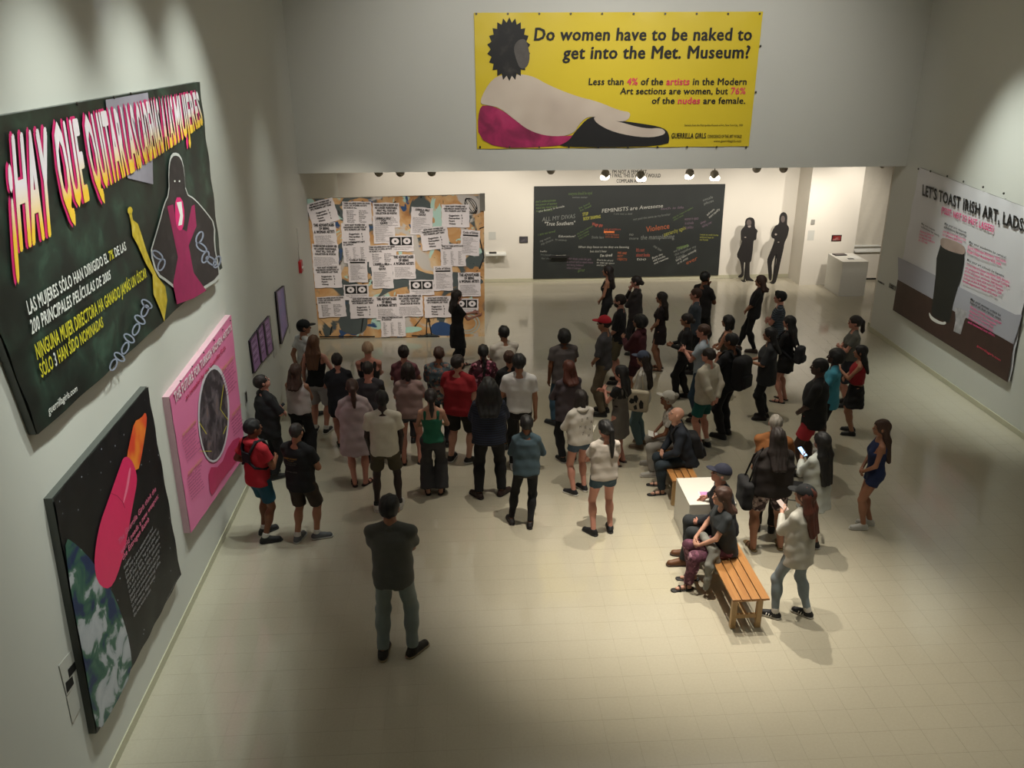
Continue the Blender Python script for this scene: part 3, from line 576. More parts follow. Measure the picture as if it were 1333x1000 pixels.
def kindmesh(kind):
    if kind in meshes: return meshes[kind]
    w, h = size[kind][0]*PX, size[kind][1]*PX; out = []
    # paper: slightly curled rectangle with a ragged edge
    V = []; n = 8
    for j in range(n+1):
        for i in range(n+1):
            e = .006*math.sin(i*5.1+j*2.3); V.append(((i/n-.5)*w+(e if i in (0, n) else 0), -.004-.004*abs(math.sin(i*1.3+j*.7)) if i in (0, n) or j in (0, n) else -.003, (.5-j/n)*h+(e if j in (0, n) else 0)))
    F = [(j*(n+1)+i, (j+1)*(n+1)+i, (j+1)*(n+1)+i+1, j*(n+1)+i+1) for j in range(n) for i in range(n)]
    me = bpy.data.meshes.new('pasted_sheet'); me.from_pydata(V, [], F); me.materials.append(shm); out.append(me)
    PV = []; PF = []; PMI = []
    def addr(x0, y0, x1, y1, mi, w_=-.0115):
        k = len(PV); PV.extend([((x0-.5)*w, w_, (.5-y0)*h), ((x1-.5)*w, w_, (.5-y0)*h), ((x1-.5)*w, w_, (.5-y1)*h), ((x0-.5)*w, w_, (.5-y1)*h)]); PF.append((k+3, k+2, k+1, k)); PMI.append(mi)
    for t, x0, y0, x1, y1, bd in sheet_printing(kind):
        V, F, _ = text_geo(t, bd, 0); a0, a1 = V[:, 0].min(), V[:, 0].max(); nl = t.count('\n'); b0 = -nl*1.0; k = len(PV)
        nv = _tn[(t, bd, 0, 'None')]
        for iv, (vx, vy) in enumerate(V):
            a = (vx-a0)/(a1-a0); b = (vy-b0)/(.7-b0); PV.append(((x0+(x1-x0)*a-.5)*w, -.0115-.0004*(iv//nv), (.5-(y1+(y0-y1)*b))*h))
        for f in F: PF.append(tuple(k+i for i in f)); PMI.append(0 if bd > .015 else 1)
    if kind == 'E':
        addr(.06, .08, .94, .60, 0)
        for cx in (.28, .74):
            k = len(PV); PV.extend([((cx-.5)*w, -.0125, (.5-.34)*h)]+[((cx+.15*math.cos(q)-.5)*w, -.0125, (.5-.34+.2*math.sin(q))*h) for q in np.linspace(0, 2*math.pi, 16, endpoint=False)])
            for q in range(16): PF.append((k, k+1+q, k+1+(q+1) % 16)); PMI.append(2)
            addr(cx-.04, .28, cx+.04, .40, 0, -.0135)
        addr(.5, .1, .53, .58, 2, -.0125)
    if kind == 'H': addr(.1, .18, .9, .235, 0)
    me = bpy.data.meshes.new('printing'); me.from_pydata(PV, [], PF)
    for m in (ink, mat('dark_grey_ink', '#3c393b', .6, var=0), shm): me.materials.append(m)
    me.polygons.foreach_set('material_index', PMI); out.append(me); meshes[kind] = out; return out
for i, (kind, x, y, a) in enumerate(sheets):
    a_, b2 = kindmesh(kind); p = PP(x, y)-PB.loc; so = bpy.data.objects.new('pasted_sheet', a_); link(so, PB.root); so.location = (p[0], -.074-.0007*i, p[2]); so.rotation_euler = (0, R(a), 0)
    po = bpy.data.objects.new('printing', b2); link(po, so)
br = box('corner_bracket', (-.09, .02, -.03, .0, -.30, .07), mat('bracket_grey', '#77736a', .5), PB.root, loc=tuple(PP(630, 256)-PB.loc))
# ------------------------------------------------------------------ chalkboard wall and its writing
CP = lambda x, y: onY(x, y, YF-.04)
cb = ramp_mat('chalkboard_black', [(0, '#161918'), (.6, '#1e2220'), (1, '#2c302e')], 1.3, 6, .55)
B = Board('chalkboard', 'wide black chalkboard covered in coloured chalk writing on the far wall', 'chalkboard', [(695.3, 242.8), (944.3, 239.7), (935, 358.5), (694, 363.4)], CP, (0, -1, 0), .035, cb, mat('board_edge', '#222', .6), face_name='board_surface')
CH_ = lambda c: mat('chalk_'+c, {'white': '#a5a49c', 'green': '#586b3c', 'yellow': '#8c8a38', 'orange': '#8f4c2e', 'red': '#94483a', 'purple': '#6c5866', 'grey': '#6f716c', 'bright': '#d0cdbf', 'hot': '#d07038'}[c], .8, var=.35, scale=40)
def chalk(t, x, y, w, h, ang, c, bold=0):
    a = R(ang); nl = t.count('\n')+1; ux, uy = math.cos(a), -math.sin(a); vx, vy = math.sin(a), math.cos(a)
    P = [(x, y), (x+ux*w, y+uy*w), (x+ux*w+vx*h, y+uy*w+vy*h), (x+vx*h, y+vy*h)]
    B.text(t, P, [CH_(c)], 'chalk_writing', bold=bold, slant=.2, w=.004)
for a in (('don\'t underestimate\nthe power of women\nequal pay equal work\nno more silence', 697, 261, 28, 15, 4, 'green', .01), ('the future is female', 701, 274, 34, 2.6, 12, 'white'), ('everyone should be equal', 740, 250, 31, 4, 2, 'green'), ('women matter', 745, 255.5, 20, 2.5, 0, 'grey'),
          ('be kind\nbe loud', 753, 270, 16, 6, 25, 'green'), ('FEMINISTS are Awesome', 783, 272, 80, 5, 5, 'white'), ('ALL MY DIVAS', 705, 283, 44, 5.5, 6, 'grey'), ('"True Southern"', 709, 289, 40, 5, 2, 'white', .01), ('STOP\nBODY SHAMING', 758, 277, 23, 10, 8, 'yellow', .03),
          ('Wage gap', 771, 289.5, 14, 4, -6, 'red', .02), ('I am not a doll', 799, 277, 24, 2.5, 0, 'grey'), ('lack of childcare', 786, 297, 22, 2.6, 0, 'red'), ('harassment', 786, 300, 14, 3, 0, 'hot', .08), ('in my workplace\nand in the street', 788, 304, 18, 5, -2, 'orange', .01), ('not paid the same as my brother', 824, 284, 49, 3, 8, 'grey'),
          ('Violence', 841, 295, 30, 7, 9, 'orange', .01), ('why do i have to explain\nwhat i wear', 875, 283, 30, 5, 28, 'green'), ('the mansplaining', 834, 306, 44, 6, 2, 'grey'), ('patriarchy again', 863, 303, 30, 5, 18, 'yellow'), ('women in space\nin schools\nin politics', 891, 283, 18, 15, 4, 'purple'), ('always\ntalking over', 911, 289, 14, 8, 25, 'purple'),
          ('and more\nmore equality', 919, 279, 18, 7, 40, 'white'), ('unsafe\nplaces', 914, 259, 14, 8, 18, 'grey'), ('i want to walk home\nwithout keys in\nmy hands', 911, 304, 24, 9, -2, 'yellow'), ('Education?', 727, 306, 22, 3, 0, 'white'), ('for everybody', 723, 310.5, 15, 2.5, -4, 'grey'), ('my voice\nmy choice', 702, 313, 17, 7, 22, 'grey'),
          ('i am so tired', 700, 304, 23, 3, 12, 'green'), ('why does it cost more\nto be a woman\nwhy is that so', 750, 304, 24, 9, 28, 'green'), ('Smile less', 770, 307, 16, 3.5, 0, 'grey'), ('When they listen to me they are listening', 753, 320, 66, 3, 0, 'white'), ('but don\'t hear', 768, 325.5, 22, 3, 0, 'white'), ("I'm tired", 781, 331, 16, 3.5, 3, 'white', .02),
          ("Don't be afraid\nto take up space\nand be heard", 777, 337, 23, 9, -3, 'white'), ('WE ARE\nNOT\nOBJECTS', 804, 327.5, 13, 11, -4, 'orange', .02), ("It's not\nabout looks", 828, 323, 18, 11, 0, 'red', .01), ('too', 829, 335, 12, 4, 0, 'white'), ('Burn the\nold books\nand rewrite', 848, 335, 20, 10, 22, 'white', .01), ('we are all in\nthis together my\nfriends', 876, 326, 30, 12, 22, 'grey'),
          ('respect', 880, 321, 16, 4, 15, 'green', .04), ('being taken seriously\nas an artist', 879, 338, 30, 7, 28, 'white'), ('ever', 892, 340, 16, 5, 25, 'orange'), ('hello', 703, 326, 9, 2.2, 0, 'white'), ('love yourself more', 704, 330, 19, 2.2, -4, 'grey'), ('for real', 705, 335, 13, 2.2, -3, 'grey'),
          ('unfair dress codes for girls\nin school and so much more\nnot being believed\nwhen it matters', 738, 335, 34, 15, -2, 'purple'), ('girls!', 752, 350, 9, 3.5, 0, 'green'), ('no\nmore', 819, 303, 12, 9, 0, 'grey'), ('such is life', 860, 270, 30, 3, 3, 'purple'), ('me too', 852, 318, 12, 4, -30, 'grey')): chalk(*a)
# chalk ledge with chalk and eraser
p = CP(728, 331)+[0, -.01, 0]; sh = empty('chalk_ledge', tuple(p), 0, 'small black ledge holding chalk on the chalkboard', 'ledge')
box('ledge_shelf', (-.27, .27, -.13, .01, -.06, -.03), ink, sh, bevel=.004); box('ledge_lip', (-.27, .27, -.14, -.125, -.06, 0), ink, sh)
for i in range(9): tag(tube('chalk_stick', [(0, 0, 0), (.07, 0, 0)], .008, CH_('bright'), loc=(p[0]-.1+.04*(i % 6), p[1]-.05-.02*(i//6), p[2]-.02)), 'stick of chalk on the black ledge of the chalkboard', 'chalk', 'chalk sticks on the ledge')
# lettering over the board
FWn = lambda x, y: onY(x, y, YF-.006)
lr = empty('wall_lettering', FWn(828, 233), 0, 'black vinyl lettering on the wall above the chalkboard', 'lettering')
class _T: pass
t_ = _T(); t_.loc = FWn(828, 233)
for t, q in (("I'M NOT A FEMINIST,", (797, 221.3, 843, 225.8)), ('BUT IF I WAS, THIS IS WHAT I WOULD', (783, 226.2, 860, 230.9)), ('COMPLAIN ABOUT', (802.5, 233.2, 840, 237.8))):
    Q = [FWn(*a)-t_.loc for a in rect(*q)]; text_mesh(t, lambda a, b: (Q[3]*(1-a)+Q[2]*a)*(1-b)+(Q[0]*(1-a)+Q[1]*a)*b, [ink], 'lettering', lr, .016)
# things on the far wall
def wall_card(name, lbl, cat, x0, y0, x1, y1, m, Y=YF, d=.02, inner=None):
    a, b = onY(x0, y0, Y), onY(x1, y1, Y); c = (a+b)/2; r_ = empty(name, (c[0], Y, c[2]), 0, lbl, cat); w, h = abs(b[0]-a[0])/2, abs(a[2]-b[2])/2
    box('card' if inner is None else 'mount', (-w, w, -d, 0, -h, h), m, r_)
    if inner: box('picture_sheet', (-w*.85, w*.85, -d-.004, -d, -h*.8, h*.8), inner, r_)
wall_card('wall_picture', 'small dark photograph on the wall just left of the chalkboard', 'picture', 676, 308, 687, 316, ink, inner=ramp_mat('dark_photo', [(0, '#222'), (.5, '#444146'), (1, '#8a8684')], 8, 3, .4))
wall_card('wall_label', 'white text label above the small wall shelf', 'label', 636, 302, 645.5, 312, lab, d=.006)
wall_card('wall_picture', 'small red and black picture above the white plinth in the far corner', 'picture', 1083, 306, 1094.5, 313.5, ink, Y=22.45, inner=ramp_mat('red_photo', [(0, '#201416'), (.5, '#7c2020'), (1, '#c9b2aa')], 6, 2, .4))
wall_card('wall_switch', 'small grey switch plate on the right-hand gallery wall', 'switch', 1056, 286, 1060, 292, mat('switch_grey', '#8e8b83', .5), Y=22.45)
wall_card('wall_label', 'faint white text label below the grey switch plate', 'label', 1052, 300, 1059, 313, lab, Y=22.45, d=.004)
p = onY(646, 328, YF); r_ = empty('wall_shelf', p, 0, 'small white shelf with a dark booklet, right of the collage', 'shelf')
box('shelf_board', (-.30, .26, -.26, 0, -.05, 0), white_ink, r_, bevel=.004); box('shelf_bracket', (-.02, .02, -.2, 0, -.14, -.05), white_ink, r_)
tag(box('booklet', (-.1, .1, -.08, .08, 0, .02), ink, loc=(p[0]-.1, p[1]-.14, p[2]+.001)), 'small dark booklet lying on the white wall shelf', 'booklet')
# far right recess: hung blind and low ledge
rc = onY(1095, 330, 23.05); x0 = onY(1100, 320, 23.05)[0]
bl = empty('fabric_blind', (11.35, 23.0, .95), 0, 'wide white fabric blind hanging in the far right recess', 'blind')
V = []; nx, nz_ = 40, 20
for j in range(nz_+1):
    for i in range(nx+1):
        a, b = i/nx, j/nz_; V.append(((a-.5)*1.7, -.015+.02*math.sin(a*9+b*5)*(1-b)**2+.008*math.sin(a*31-b*12)*(1-b), b*2.9))
mesh_np('fabric_panel', V, [(j*(nx+1)+i, j*(nx+1)+i+1, (j+1)*(nx+1)+i+1, (j+1)*(nx+1)+i) for j in range(nz_) for i in range(nx)], mat('blind_fabric', '#c8c2b4', .8), bl); box('bottom_bar', (-.85, .85, -.03, 0, -.03, .01), white_ink, bl)
lg = empty('low_ledge', (11.4, 22.93, 0), 0, 'long low white ledge box under the fabric blind', 'ledge')
box('ledge_body', (-.75, 1.2, -.1, .1, .06, .80), paint_g, lg); box('ledge_top', (-.8, 1.25, -.16, .11, .80, .85), white_ink, lg, bevel=.005); box('toe_recess', (-.75, 1.2, -.06, .1, 0.004, .06), ink, lg)
# round post at the right opening
pt = empty('corner_post', (XR+.02+.15, 18.62, 0), 0, 'white post at the edge of the right-hand opening', 'post')
box('post_shaft', (-.08, .08, -.08, .08, .004, 4.15), paint_g, pt, bevel=.01); box('post_base', (-.1, .1, -.1, .1, 0.003, .12), bb, pt)
# track lights under the gallery ceiling
canm = mat('lamp_can_grey', '#b5afa4', .5, metal=.3); glow = mat('lamp_lit', '#fff3dc', .5, var=0, emit=5)
tr = []
YT = 20.3
rail = box('ceiling_track', (0.0, 12.6, -.02, .02, 0, .04), white_ink, loc=(-3.2, YT, 4.11)); tag(rail, 'white lighting track on the gallery ceiling', 'track')
for i, (x, y, lit) in enumerate(((493, 228, 0), (521, 228, 0), (562, 227.5, 0), (717, 225, 0), (788, 227.5, 1), (834, 229.5, 1), (898, 226.5, 1), (930, 228.5, 1), (985, 223, 0), (1020, 223, 0), (1148.5, 220, 0))):
    p = onY(x, y-(3.5 if not lit else 1.5), YT); r_ = empty('track_light', p, 0, None, 'lamp', 'track lights hanging below the bulkhead')
    r_['label'] = ['first grey track light from the left, unlit', 'second grey track light from the left, unlit', 'third grey track light from the left, unlit', 'lone unlit track light above the left edge of the chalkboard', 'lit track light over the start of the wall lettering', 'brightest lit track light, over the end of the wall lettering', 'lit track light above the right half of the chalkboard', 'lit track light above the right corner of the chalkboard', 'unlit track light left above the black standees', 'unlit track light right above the black standees', 'small track light beside the right wall'][i]
    rr = .1 if i < 10 else .05
    bm = bmesh.new(); bmesh.ops.create_uvsphere(bm, u_segments=16, v_segments=10, radius=rr)
    bm_obj('lamp_can', bm, canm, r_, smooth=True)
    tube('lamp_stem', [(0, 0, rr*.9), (0, 0, 4.11-p[2])], .012, canm, r_, 6)
    if lit:
        bm = bmesh.new()
        bmesh.ops.create_cone(bm, cap_ends=True, segments=16, radius1=rr*.55, radius2=rr*1.0, depth=.1, matrix=Matrix.Translation((0, .05, -.05)) @ Matrix.Rotation(R(120), 4, 'X'))
        bm_obj('lamp_reflector', bm, glow, r_)
        bm = bmesh.new(); bmesh.ops.create_uvsphere(bm, u_segments=12, v_segments=8, radius=.06, matrix=Matrix.Translation((.07 if i % 2 else -.06, -.02, -.085))); bm_obj('lamp_bulb', bm, glow, r_, smooth=True)
# standees
z3 = lambda x, y: (920+x/5.264, 210+y/5.264)
def standee(lbl, outs, Y, extra=()):
    cs = [onY(*z3(x, y), Y) for x, y in outs]; c = np.mean(cs, 0); zmin = min(q[2] for q in cs); r_ = empty('standee', (c[0], Y, 0), 0, lbl, 'standee')
    P2 = [Vector((q[0]-c[0], 0, q[2]-zmin+.012)) for q in cs]
    for _ in range(1): P2 = [p for i in range(len(P2)) for p in (P2[i]*.78+P2[(i+1) % len(P2)]*.22, P2[i]*.22+P2[(i+1) % len(P2)]*.78)]
    n = len(P2); tri = tessellate_polygon([P2]); V = [tuple(p) for p in P2]+[(p.x, .02, p.z) for p in P2]
    F = [tuple(t) for t in tri]+[tuple(n+i for i in t)[::-1] for t in tri]+[(i, (i+1) % n, n+(i+1) % n, n+i) for i in range(n)]
    mesh_np('cutout_panel', V, F, mat('standee_black', '#1c1817', .6, var=.15), r_, smooth=False)
    box('foot_support', (-.04, .04, .02, .2, .003, .015), ink, r_); box('back_strut', (-.015, .015, .02, .06, .02, .9), ink, r_)
    for pts, m, nm in extra:
        P = [onY(*z3(*q), Y) for q in pts]; mesh_np(nm, [(q[0]-c[0], -.003, q[2]-zmin+.012) for q in P], [tuple(range(len(P)))], m, r_, smooth=False)
def ell(cx, cy, a, b, n=12): return [(cx+a*math.cos(q), cy-b*math.sin(q)) for q in np.linspace(0, 2*math.pi, n, endpoint=False)]
gm = mat('standee_grey_print', '#5c524e', .6, var=.3, scale=30); skp = mat('standee_hand_print', '#9a8c84', .6)
standee('black cutout standee of a woman in a knee-length dress, left of the pair', [(295, 403), (272, 412), (262, 432), (262, 462), (240, 485), (232, 502), (233, 560), (243, 568), (222, 620), (203, 668), (226, 700), (234, 740), (240, 788), (214, 808), (216, 817), (240, 816), (254, 795), (253, 712), (264, 712), (266, 790), (263, 838), (290, 838), (320, 843), (322, 835), (292, 815), (292, 760), (293, 712), (303, 705), (313, 640), (318, 575), (322, 560), (338, 558), (341, 512), (348, 500), (344, 490), (328, 475), (328, 430), (318, 409)], 22.85,
        [(ell(288, 440, 17, 22), gm, 'printed_face'), (ell(290, 465, 11, 9), skp, 'printed_open_mouth'), (ell(262, 540, 7, 4), skp, 'printed_hand')])
standee('black cutout standee of a woman in trousers with folded arms, right of the pair', [(527, 362), (507, 372), (497, 395), (495, 445), (470, 456), (452, 485), (440, 520), (446, 540), (466, 546), (455, 585), (425, 660), (413, 692), (420, 760), (425, 820), (432, 834), (442, 822), (446, 790), (443, 712), (470, 650), (478, 648), (478, 700), (466, 760), (455, 815), (441, 845), (450, 852), (470, 846), (480, 815), (492, 765), (505, 700), (524, 620), (532, 570), (552, 530), (563, 480), (560, 462), (548, 447), (552, 392), (543, 370)], 22.6,
        [(ell(520, 410, 14, 24), gm, 'printed_face'), (ell(472, 515, 8, 7), skp, 'printed_hand'), (ell(490, 568, 6, 4), skp, 'printed_hand')])
# plinths
def plinth(lbl, x0, x1, y0, y1, h):
    return tag(box('plinth', (-(x1-x0)/2, (x1-x0)/2, -(y1-y0)/2, (y1-y0)/2, .002, h), mat('plinth_white', '#cfcdc4', .45, var=.02), loc=((x0+x1)/2, (y0+y1)/2, 0), bevel=.004), lbl, 'plinth')
plinth('white plinth with papers in the far right corner, below the red picture', 9.62, 10.3, 21.25, 22.2, .92)
def booklet(lbl, x, y, z, w, d, m, rz=0, inner=None, name='leaflet', cat='leaflet', t=.006):
    r_ = empty(name, (x, y, z+.001), R(rz), lbl, cat); box('cover', (-w/2, w/2, -d/2, d/2, 0, t), m, r_)
    if inner: box('picture_area', (-w*.4, w*.4, -d*.42, d*.42, t, t+.002), inner, r_)
booklet('grey printed booklet at the back of the far corner plinth', 9.85, 22.02, .92, .32, .2, ink, 5, gm, t=.02)
booklet('small dark card at the front of the far corner plinth', 9.95, 21.55, .92, .2, .14, white_ink, -5, ink)
booklet('white sheet on the right side of the far corner plinth', 10.12, 21.7, .92, .22, .35, white_ink, 3)
# nearer plinth between the benches
PZ = .62
plinth('white plinth between the two wooden benches', 2.80, 3.42, 9.68, 10.42, PZ)
booklet('pink and lilac printed leaflet on the white plinth between the benches', 3.10, 9.92, PZ, .24, .18, white_ink, -4, ramp_mat('pink_lilac_print', [(0, '#c2446c'), (.5, '#b58ac0'), (1, '#e0a07a')], 7, 2, .4))
# benches
wood = ramp_mat('honey_wood', [(0, '#84522a'), (.5, '#a0703f'), (1, '#b38350')], 3, 5, .4, 1.0, stretch=(9, .6, 9)); woodl = ramp_mat('pale_wood_leg', [(0, '#a9875a'), (1, '#c3a272')], 4, 4, .45, 1, stretch=(9, 9, .8))
def bench(lbl, x, y0, y1, w, rz=0):
    L = y1-y0; r_ = empty('slatted_bench', (x, (y0+y1)/2, 0), R(rz), lbl, 'bench', 'wooden slatted benches'); n = 4; sw = (w-.012*3)/4
    for i in range(n):
        xx = -w/2+i*(sw+.012); box('seat_slat', (xx, xx+sw, -L/2, L/2, .425, .45), wood, r_, bevel=.003)
    for sy in (-1, 1):
        for sx in (-1, 1):
            cx = sx*(w/2-.065); cy = sy*(L/2-.11); box('leg', (cx-.03, cx+.03, cy-.03, cy+.03, .002, .424), woodl, r_, bevel=.003)
        cy = sy*(L/2-.11); box('cross_rail', (-w/2+.095, w/2-.095, cy-.015, cy+.015, .13, .18), woodl, r_); box('seat_bearer', (-w/2+.02, w/2-.02, cy-.034-.02, cy-.034, .38, .424), woodl, r_)
    box('long_rail', (-.02, .02, -L/2+.13, L/2-.13, .14, .17), woodl, r_)
bench('honey-coloured slatted wooden bench in the foreground with an empty near end', 3.04, 7.86, 9.55, .42, 1)
bench('slatted wooden bench behind the white plinth, mostly covered by two seated people', 3.0, 10.66, 12.1, .38)
# ------------------------------------------------------------------ implicit surfaces -> smooth meshes
sd_ = lambda i: -1 if i == 0 else 1
class Field:
    def __init__(s, lo, hi, h):
        s.lo = np.array(lo, float); s.h = h; n = np.ceil((np.array(hi)-s.lo)/h).astype(int)+1; s.n = n
        s.ax = [s.lo[i]+h*np.arange(n[i]) for i in range(3)]; s.F = np.full(n, 1.0, np.float32)
    def _sl(s, lo, hi):
        a = [max(0, int(math.floor((lo[i]-s.lo[i])/s.h))) for i in range(3)]; b = [min(s.n[i], int(math.ceil((hi[i]-s.lo[i])/s.h))+1) for i in range(3)]
        if any(b[i] <= a[i] for i in range(3)): return None
        return tuple(slice(a[i], b[i]) for i in range(3))
    def grid(s, sl): return s.ax[0][sl[0]][:, None, None], s.ax[1][sl[1]][None, :, None], s.ax[2][sl[2]][None, None, :]
    def add(s, fn, lo, hi, k=.02):
        m = k+s.h*2; sl = s._sl([v-m for v in lo], [v+m for v in hi])
        if sl is None: return
        d = fn(*s.grid(sl)); A = s.F[sl]; h = np.clip(.5+.5*(A-d)/k, 0, 1); s.F[sl] = A*(1-h)+d*h-k*h*(1-h)
    def cut(s, fn):   # keep where fn < 0
        sl = tuple(slice(0, n) for n in s.n); s.F = np.maximum(s.F, fn(*s.grid(sl)))
    def cap(s, a, b, ra, rb, k=.02, flat=False, sy=1.0):
        a = np.array(a, float); b = np.array(b, float); ab = b-a; L2 = float(ab@ab); L = math.sqrt(L2); r = max(ra, rb)
        def fn(x, y, z):
            px, py, pz = x-a[0], y-a[1], z-a[2]; t = (px*ab[0]+py*ab[1]+pz*ab[2])/L2; tc_ = np.clip(t, 0, 1)
            d = np.sqrt((px-tc_*ab[0])**2+((py-tc_*ab[1])/sy)**2+(pz-tc_*ab[2])**2)-(ra+(rb-ra)*tc_)
            if flat: d = np.maximum(d, (t-1)*L)
            return d
        s.add(fn, np.minimum(a, b)-r, np.maximum(a, b)+r, k)
    def ell(s, c, r, k=.015, M=None):
        c = np.array(c, float); r = np.array(r, float); mr = r.min(); R_ = r.max()
        def fn(x, y, z):
            px, py, pz = x-c[0], y-c[1], z-c[2]
            if M is not None: px, py, pz = (M[0][0]*px+M[0][1]*py+M[0][2]*pz, M[1][0]*px+M[1][1]*py+M[1][2]*pz, M[2][0]*px+M[2][1]*py+M[2][2]*pz)
            q = np.sqrt((px/r[0])**2+(py/r[1])**2+(pz/r[2])**2); q2 = np.sqrt((px/r[0]**2)**2+(py/r[1]**2)**2+(pz/r[2]**2)**2)+1e-6
            return q*(q-1)/q2
        e = R_ if M is not None else r
        s.add(fn, c-e, c+e, k)
    def prof(s, T, k=.03, lean=0, z0=0, tw=0):
        """T: rows z, a, b, cy"""
        T = np.array(sorted(T), float); zs = T[:, 0]
        def fn(x, y, z):
            a = np.interp(z, zs, T[:, 1]); b = np.interp(z, zs, T[:, 2]); cy = np.interp(z, zs, T[:, 3])+lean*(z-z0)
            q = (np.abs(x/a)**2.3+np.abs((y-cy)/b)**2.3)**(1/2.3)
            return np.maximum((q-1)*np.minimum(a, b)*.95, np.maximum(z-zs[-1], zs[0]-z))
        A = T[:, 1].max(); Bm = T[:, 2].max()+abs(T[:, 3]).max()+abs(lean)*.7
        s.add(fn, (-A, -Bm, zs[0]), (A, Bm, zs[-1]), k)
    def mesh(s, smooth=0):
        F = s.F; F = np.pad(F, 1, constant_values=1.0); lo = s.lo-s.h; ins = F < 0
        nx, ny, nz_ = F.shape
        cnt = np.zeros((nx-1, ny-1, nz_-1), np.int8)
        for i in (0, 1):
            for j in (0, 1):
                for k in (0, 1): cnt += ins[i:nx-1+i, j:ny-1+j, k:nz_-1+k]
        idx = np.argwhere((cnt > 0) & (cnt < 8)); N = len(idx)
        if N == 0: return np.zeros((0, 3)), np.zeros((0, 4), int)
        vid = np.full(cnt.shape, -1, np.int32); vid[tuple(idx.T)] = np.arange(N)
        acc = np.zeros((N, 3)); c = np.zeros(N); val = {}
        for i in (0, 1):
            for j in (0, 1):
                for k in (0, 1): val[(i, j, k)] = F[idx[:, 0]+i, idx[:, 1]+j, idx[:, 2]+k]
        for ax in range(3):
            for u in (0, 1):
                for v in (0, 1):
                    o0 = [0, 0, 0]; o1_ = [0, 0, 0]; oth = [q for q in range(3) if q != ax]
                    o0[oth[0]] = o1_[oth[0]] = u; o0[oth[1]] = o1_[oth[1]] = v; o1_[ax] = 1
                    A, B_ = val[tuple(o0)], val[tuple(o1_)]; cr_ = (A < 0) != (B_ < 0); t = np.where(cr_, A/np.where(cr_, A-B_, 1), 0)
                    P = np.tile(np.array(o0, float), (N, 1)); P[:, ax] += t; acc += P*cr_[:, None]; c += cr_
        V = (idx+acc/c[:, None])*s.h+lo
        Q = []
        for ax in range(3):
            sl0 = [slice(1, -1)]*3; sl0[ax] = slice(0, -1); sl1 = [slice(1, -1)]*3; sl1[ax] = slice(1, None)
            A, B_ = ins[tuple(sl0)], ins[tuple(sl1)]; e = np.argwhere(A != B_)
            off = np.array([1, 1, 1]); off[ax] = 0; e = e+off; flip = ins[tuple(e.T)]
            oth = [(1, 2), (2, 0), (0, 1)][ax]; d1 = np.zeros(3, int); d1[oth[0]] = 1; d2_ = np.zeros(3, int); d2_[oth[1]] = 1
            q = np.stack([vid[tuple((e-d1-d2_).T)], vid[tuple((e-d2_).T)], vid[tuple(e.T)], vid[tuple((e-d1).T)]], 1)
            q[~flip] = q[~flip][:, ::-1]; Q.append(q)
        return V, np.concatenate(Q)
def ik(a, b, l1, l2, pole):
    a = np.array(a, float); b = np.array(b, float); d = b-a; L = np.linalg.norm(d); mx = (l1+l2)*.995
    if L > mx: b = a+d*mx/L; d = b-a; L = mx
    x = (l1*l1-l2*l2+L*L)/(2*L); h = math.sqrt(max(0, l1*l1-x*x)); u = d/L; p = np.array(pole, float); p = p-u*(p@u); p /= np.linalg.norm(p)+1e-9
    return a+u*x+p*h, b
def ring_tube(V, F, pts, rs, n=5):
    base = len(V); pts = [np.array(p, float) for p in pts]
    for i, p in enumerate(pts):
        t = pts[min(i+1, len(pts)-1)]-pts[max(i-1, 0)]; t /= np.linalg.norm(t)+1e-9; a = np.array([0, 0, 1.]) if abs(t[2]) < .9 else np.array([1., 0, 0]); u = np.cross(t, a); u /= np.linalg.norm(u); w = np.cross(t, u)
        for k in range(n): q = 2*math.pi*k/n; V.append(p+(u*math.cos(q)+w*math.sin(q))*rs[i])
    for i in range(len(pts)-1):
        for k in range(n): a = base+i*n; F.append((a+k, a+(k+1) % n, a+n+(k+1) % n, a+n+k))
    V.append(pts[-1]+t*rs[-1]*.8); e = len(V)-1; a = base+(len(pts)-1)*n
    for k in range(n): F.append((a+k, a+(k+1) % n, e, e))
SKIN = {'light': '#b98a74', 'tan': '#9c6c53', 'brown': '#74472f', 'dark': '#3f2820', 'rosy': '#bd8472', 'deep': '#2b1c18'}
def skin(c): return mat('skin_'+c, SKIN[c], .55, var=.08, scale=9)
def cloth(c, pat=None):
    if pat == 'stripe': return ramp_mat('striped_cloth', [(0, c[0]), (.5, c[1])], 9, rough=.85, kind='wave', const=True)
    if pat == 'floral': return ramp_mat('floral_cloth', [(0, c[0]), (.45, c[1]), (.72, c[2]), (.9, c[3])], 26, rough=.85, kind='vor', const=True)
    if pat == 'spots': return ramp_mat('spotted_cloth', [(0, c[0]), (.24, c[1])], 22, rough=.85, kind='vordist', const=True)
    return mat('woven_cloth', c, .88, var=.10, scale=14, bump=.25)
HAIRC = {'black': '#0e0c0c', 'dark': '#1c1310', 'brown': '#3a241a', 'auburn': '#4b2216', 'blond': '#8a6a42', 'grey': '#7d776e', 'lightbrown': '#5b3c26', 'fair': '#9a7f66'}
def hairm(c): return ramp_mat('hair_'+c, [(0, tuple(v*.6 for v in lin(HAIRC[c])[:3])), (1, tuple(v*1.7 for v in lin(HAIRC[c])[:3]))], 10, 5, .62, .2, stretch=(6, 6, .7))
def wr(F, amp=.0035, f=1.0, seed=0):
    sl = tuple(slice(0, n) for n in F.n); x, y, z = F.grid(sl)
    F.F += (amp*(np.sin(31*f*x+9*z+seed)*np.cos(17*f*z-13*y+seed*2)+.7*np.sin(23*f*y+38*f*z+seed))).astype(np.float32)
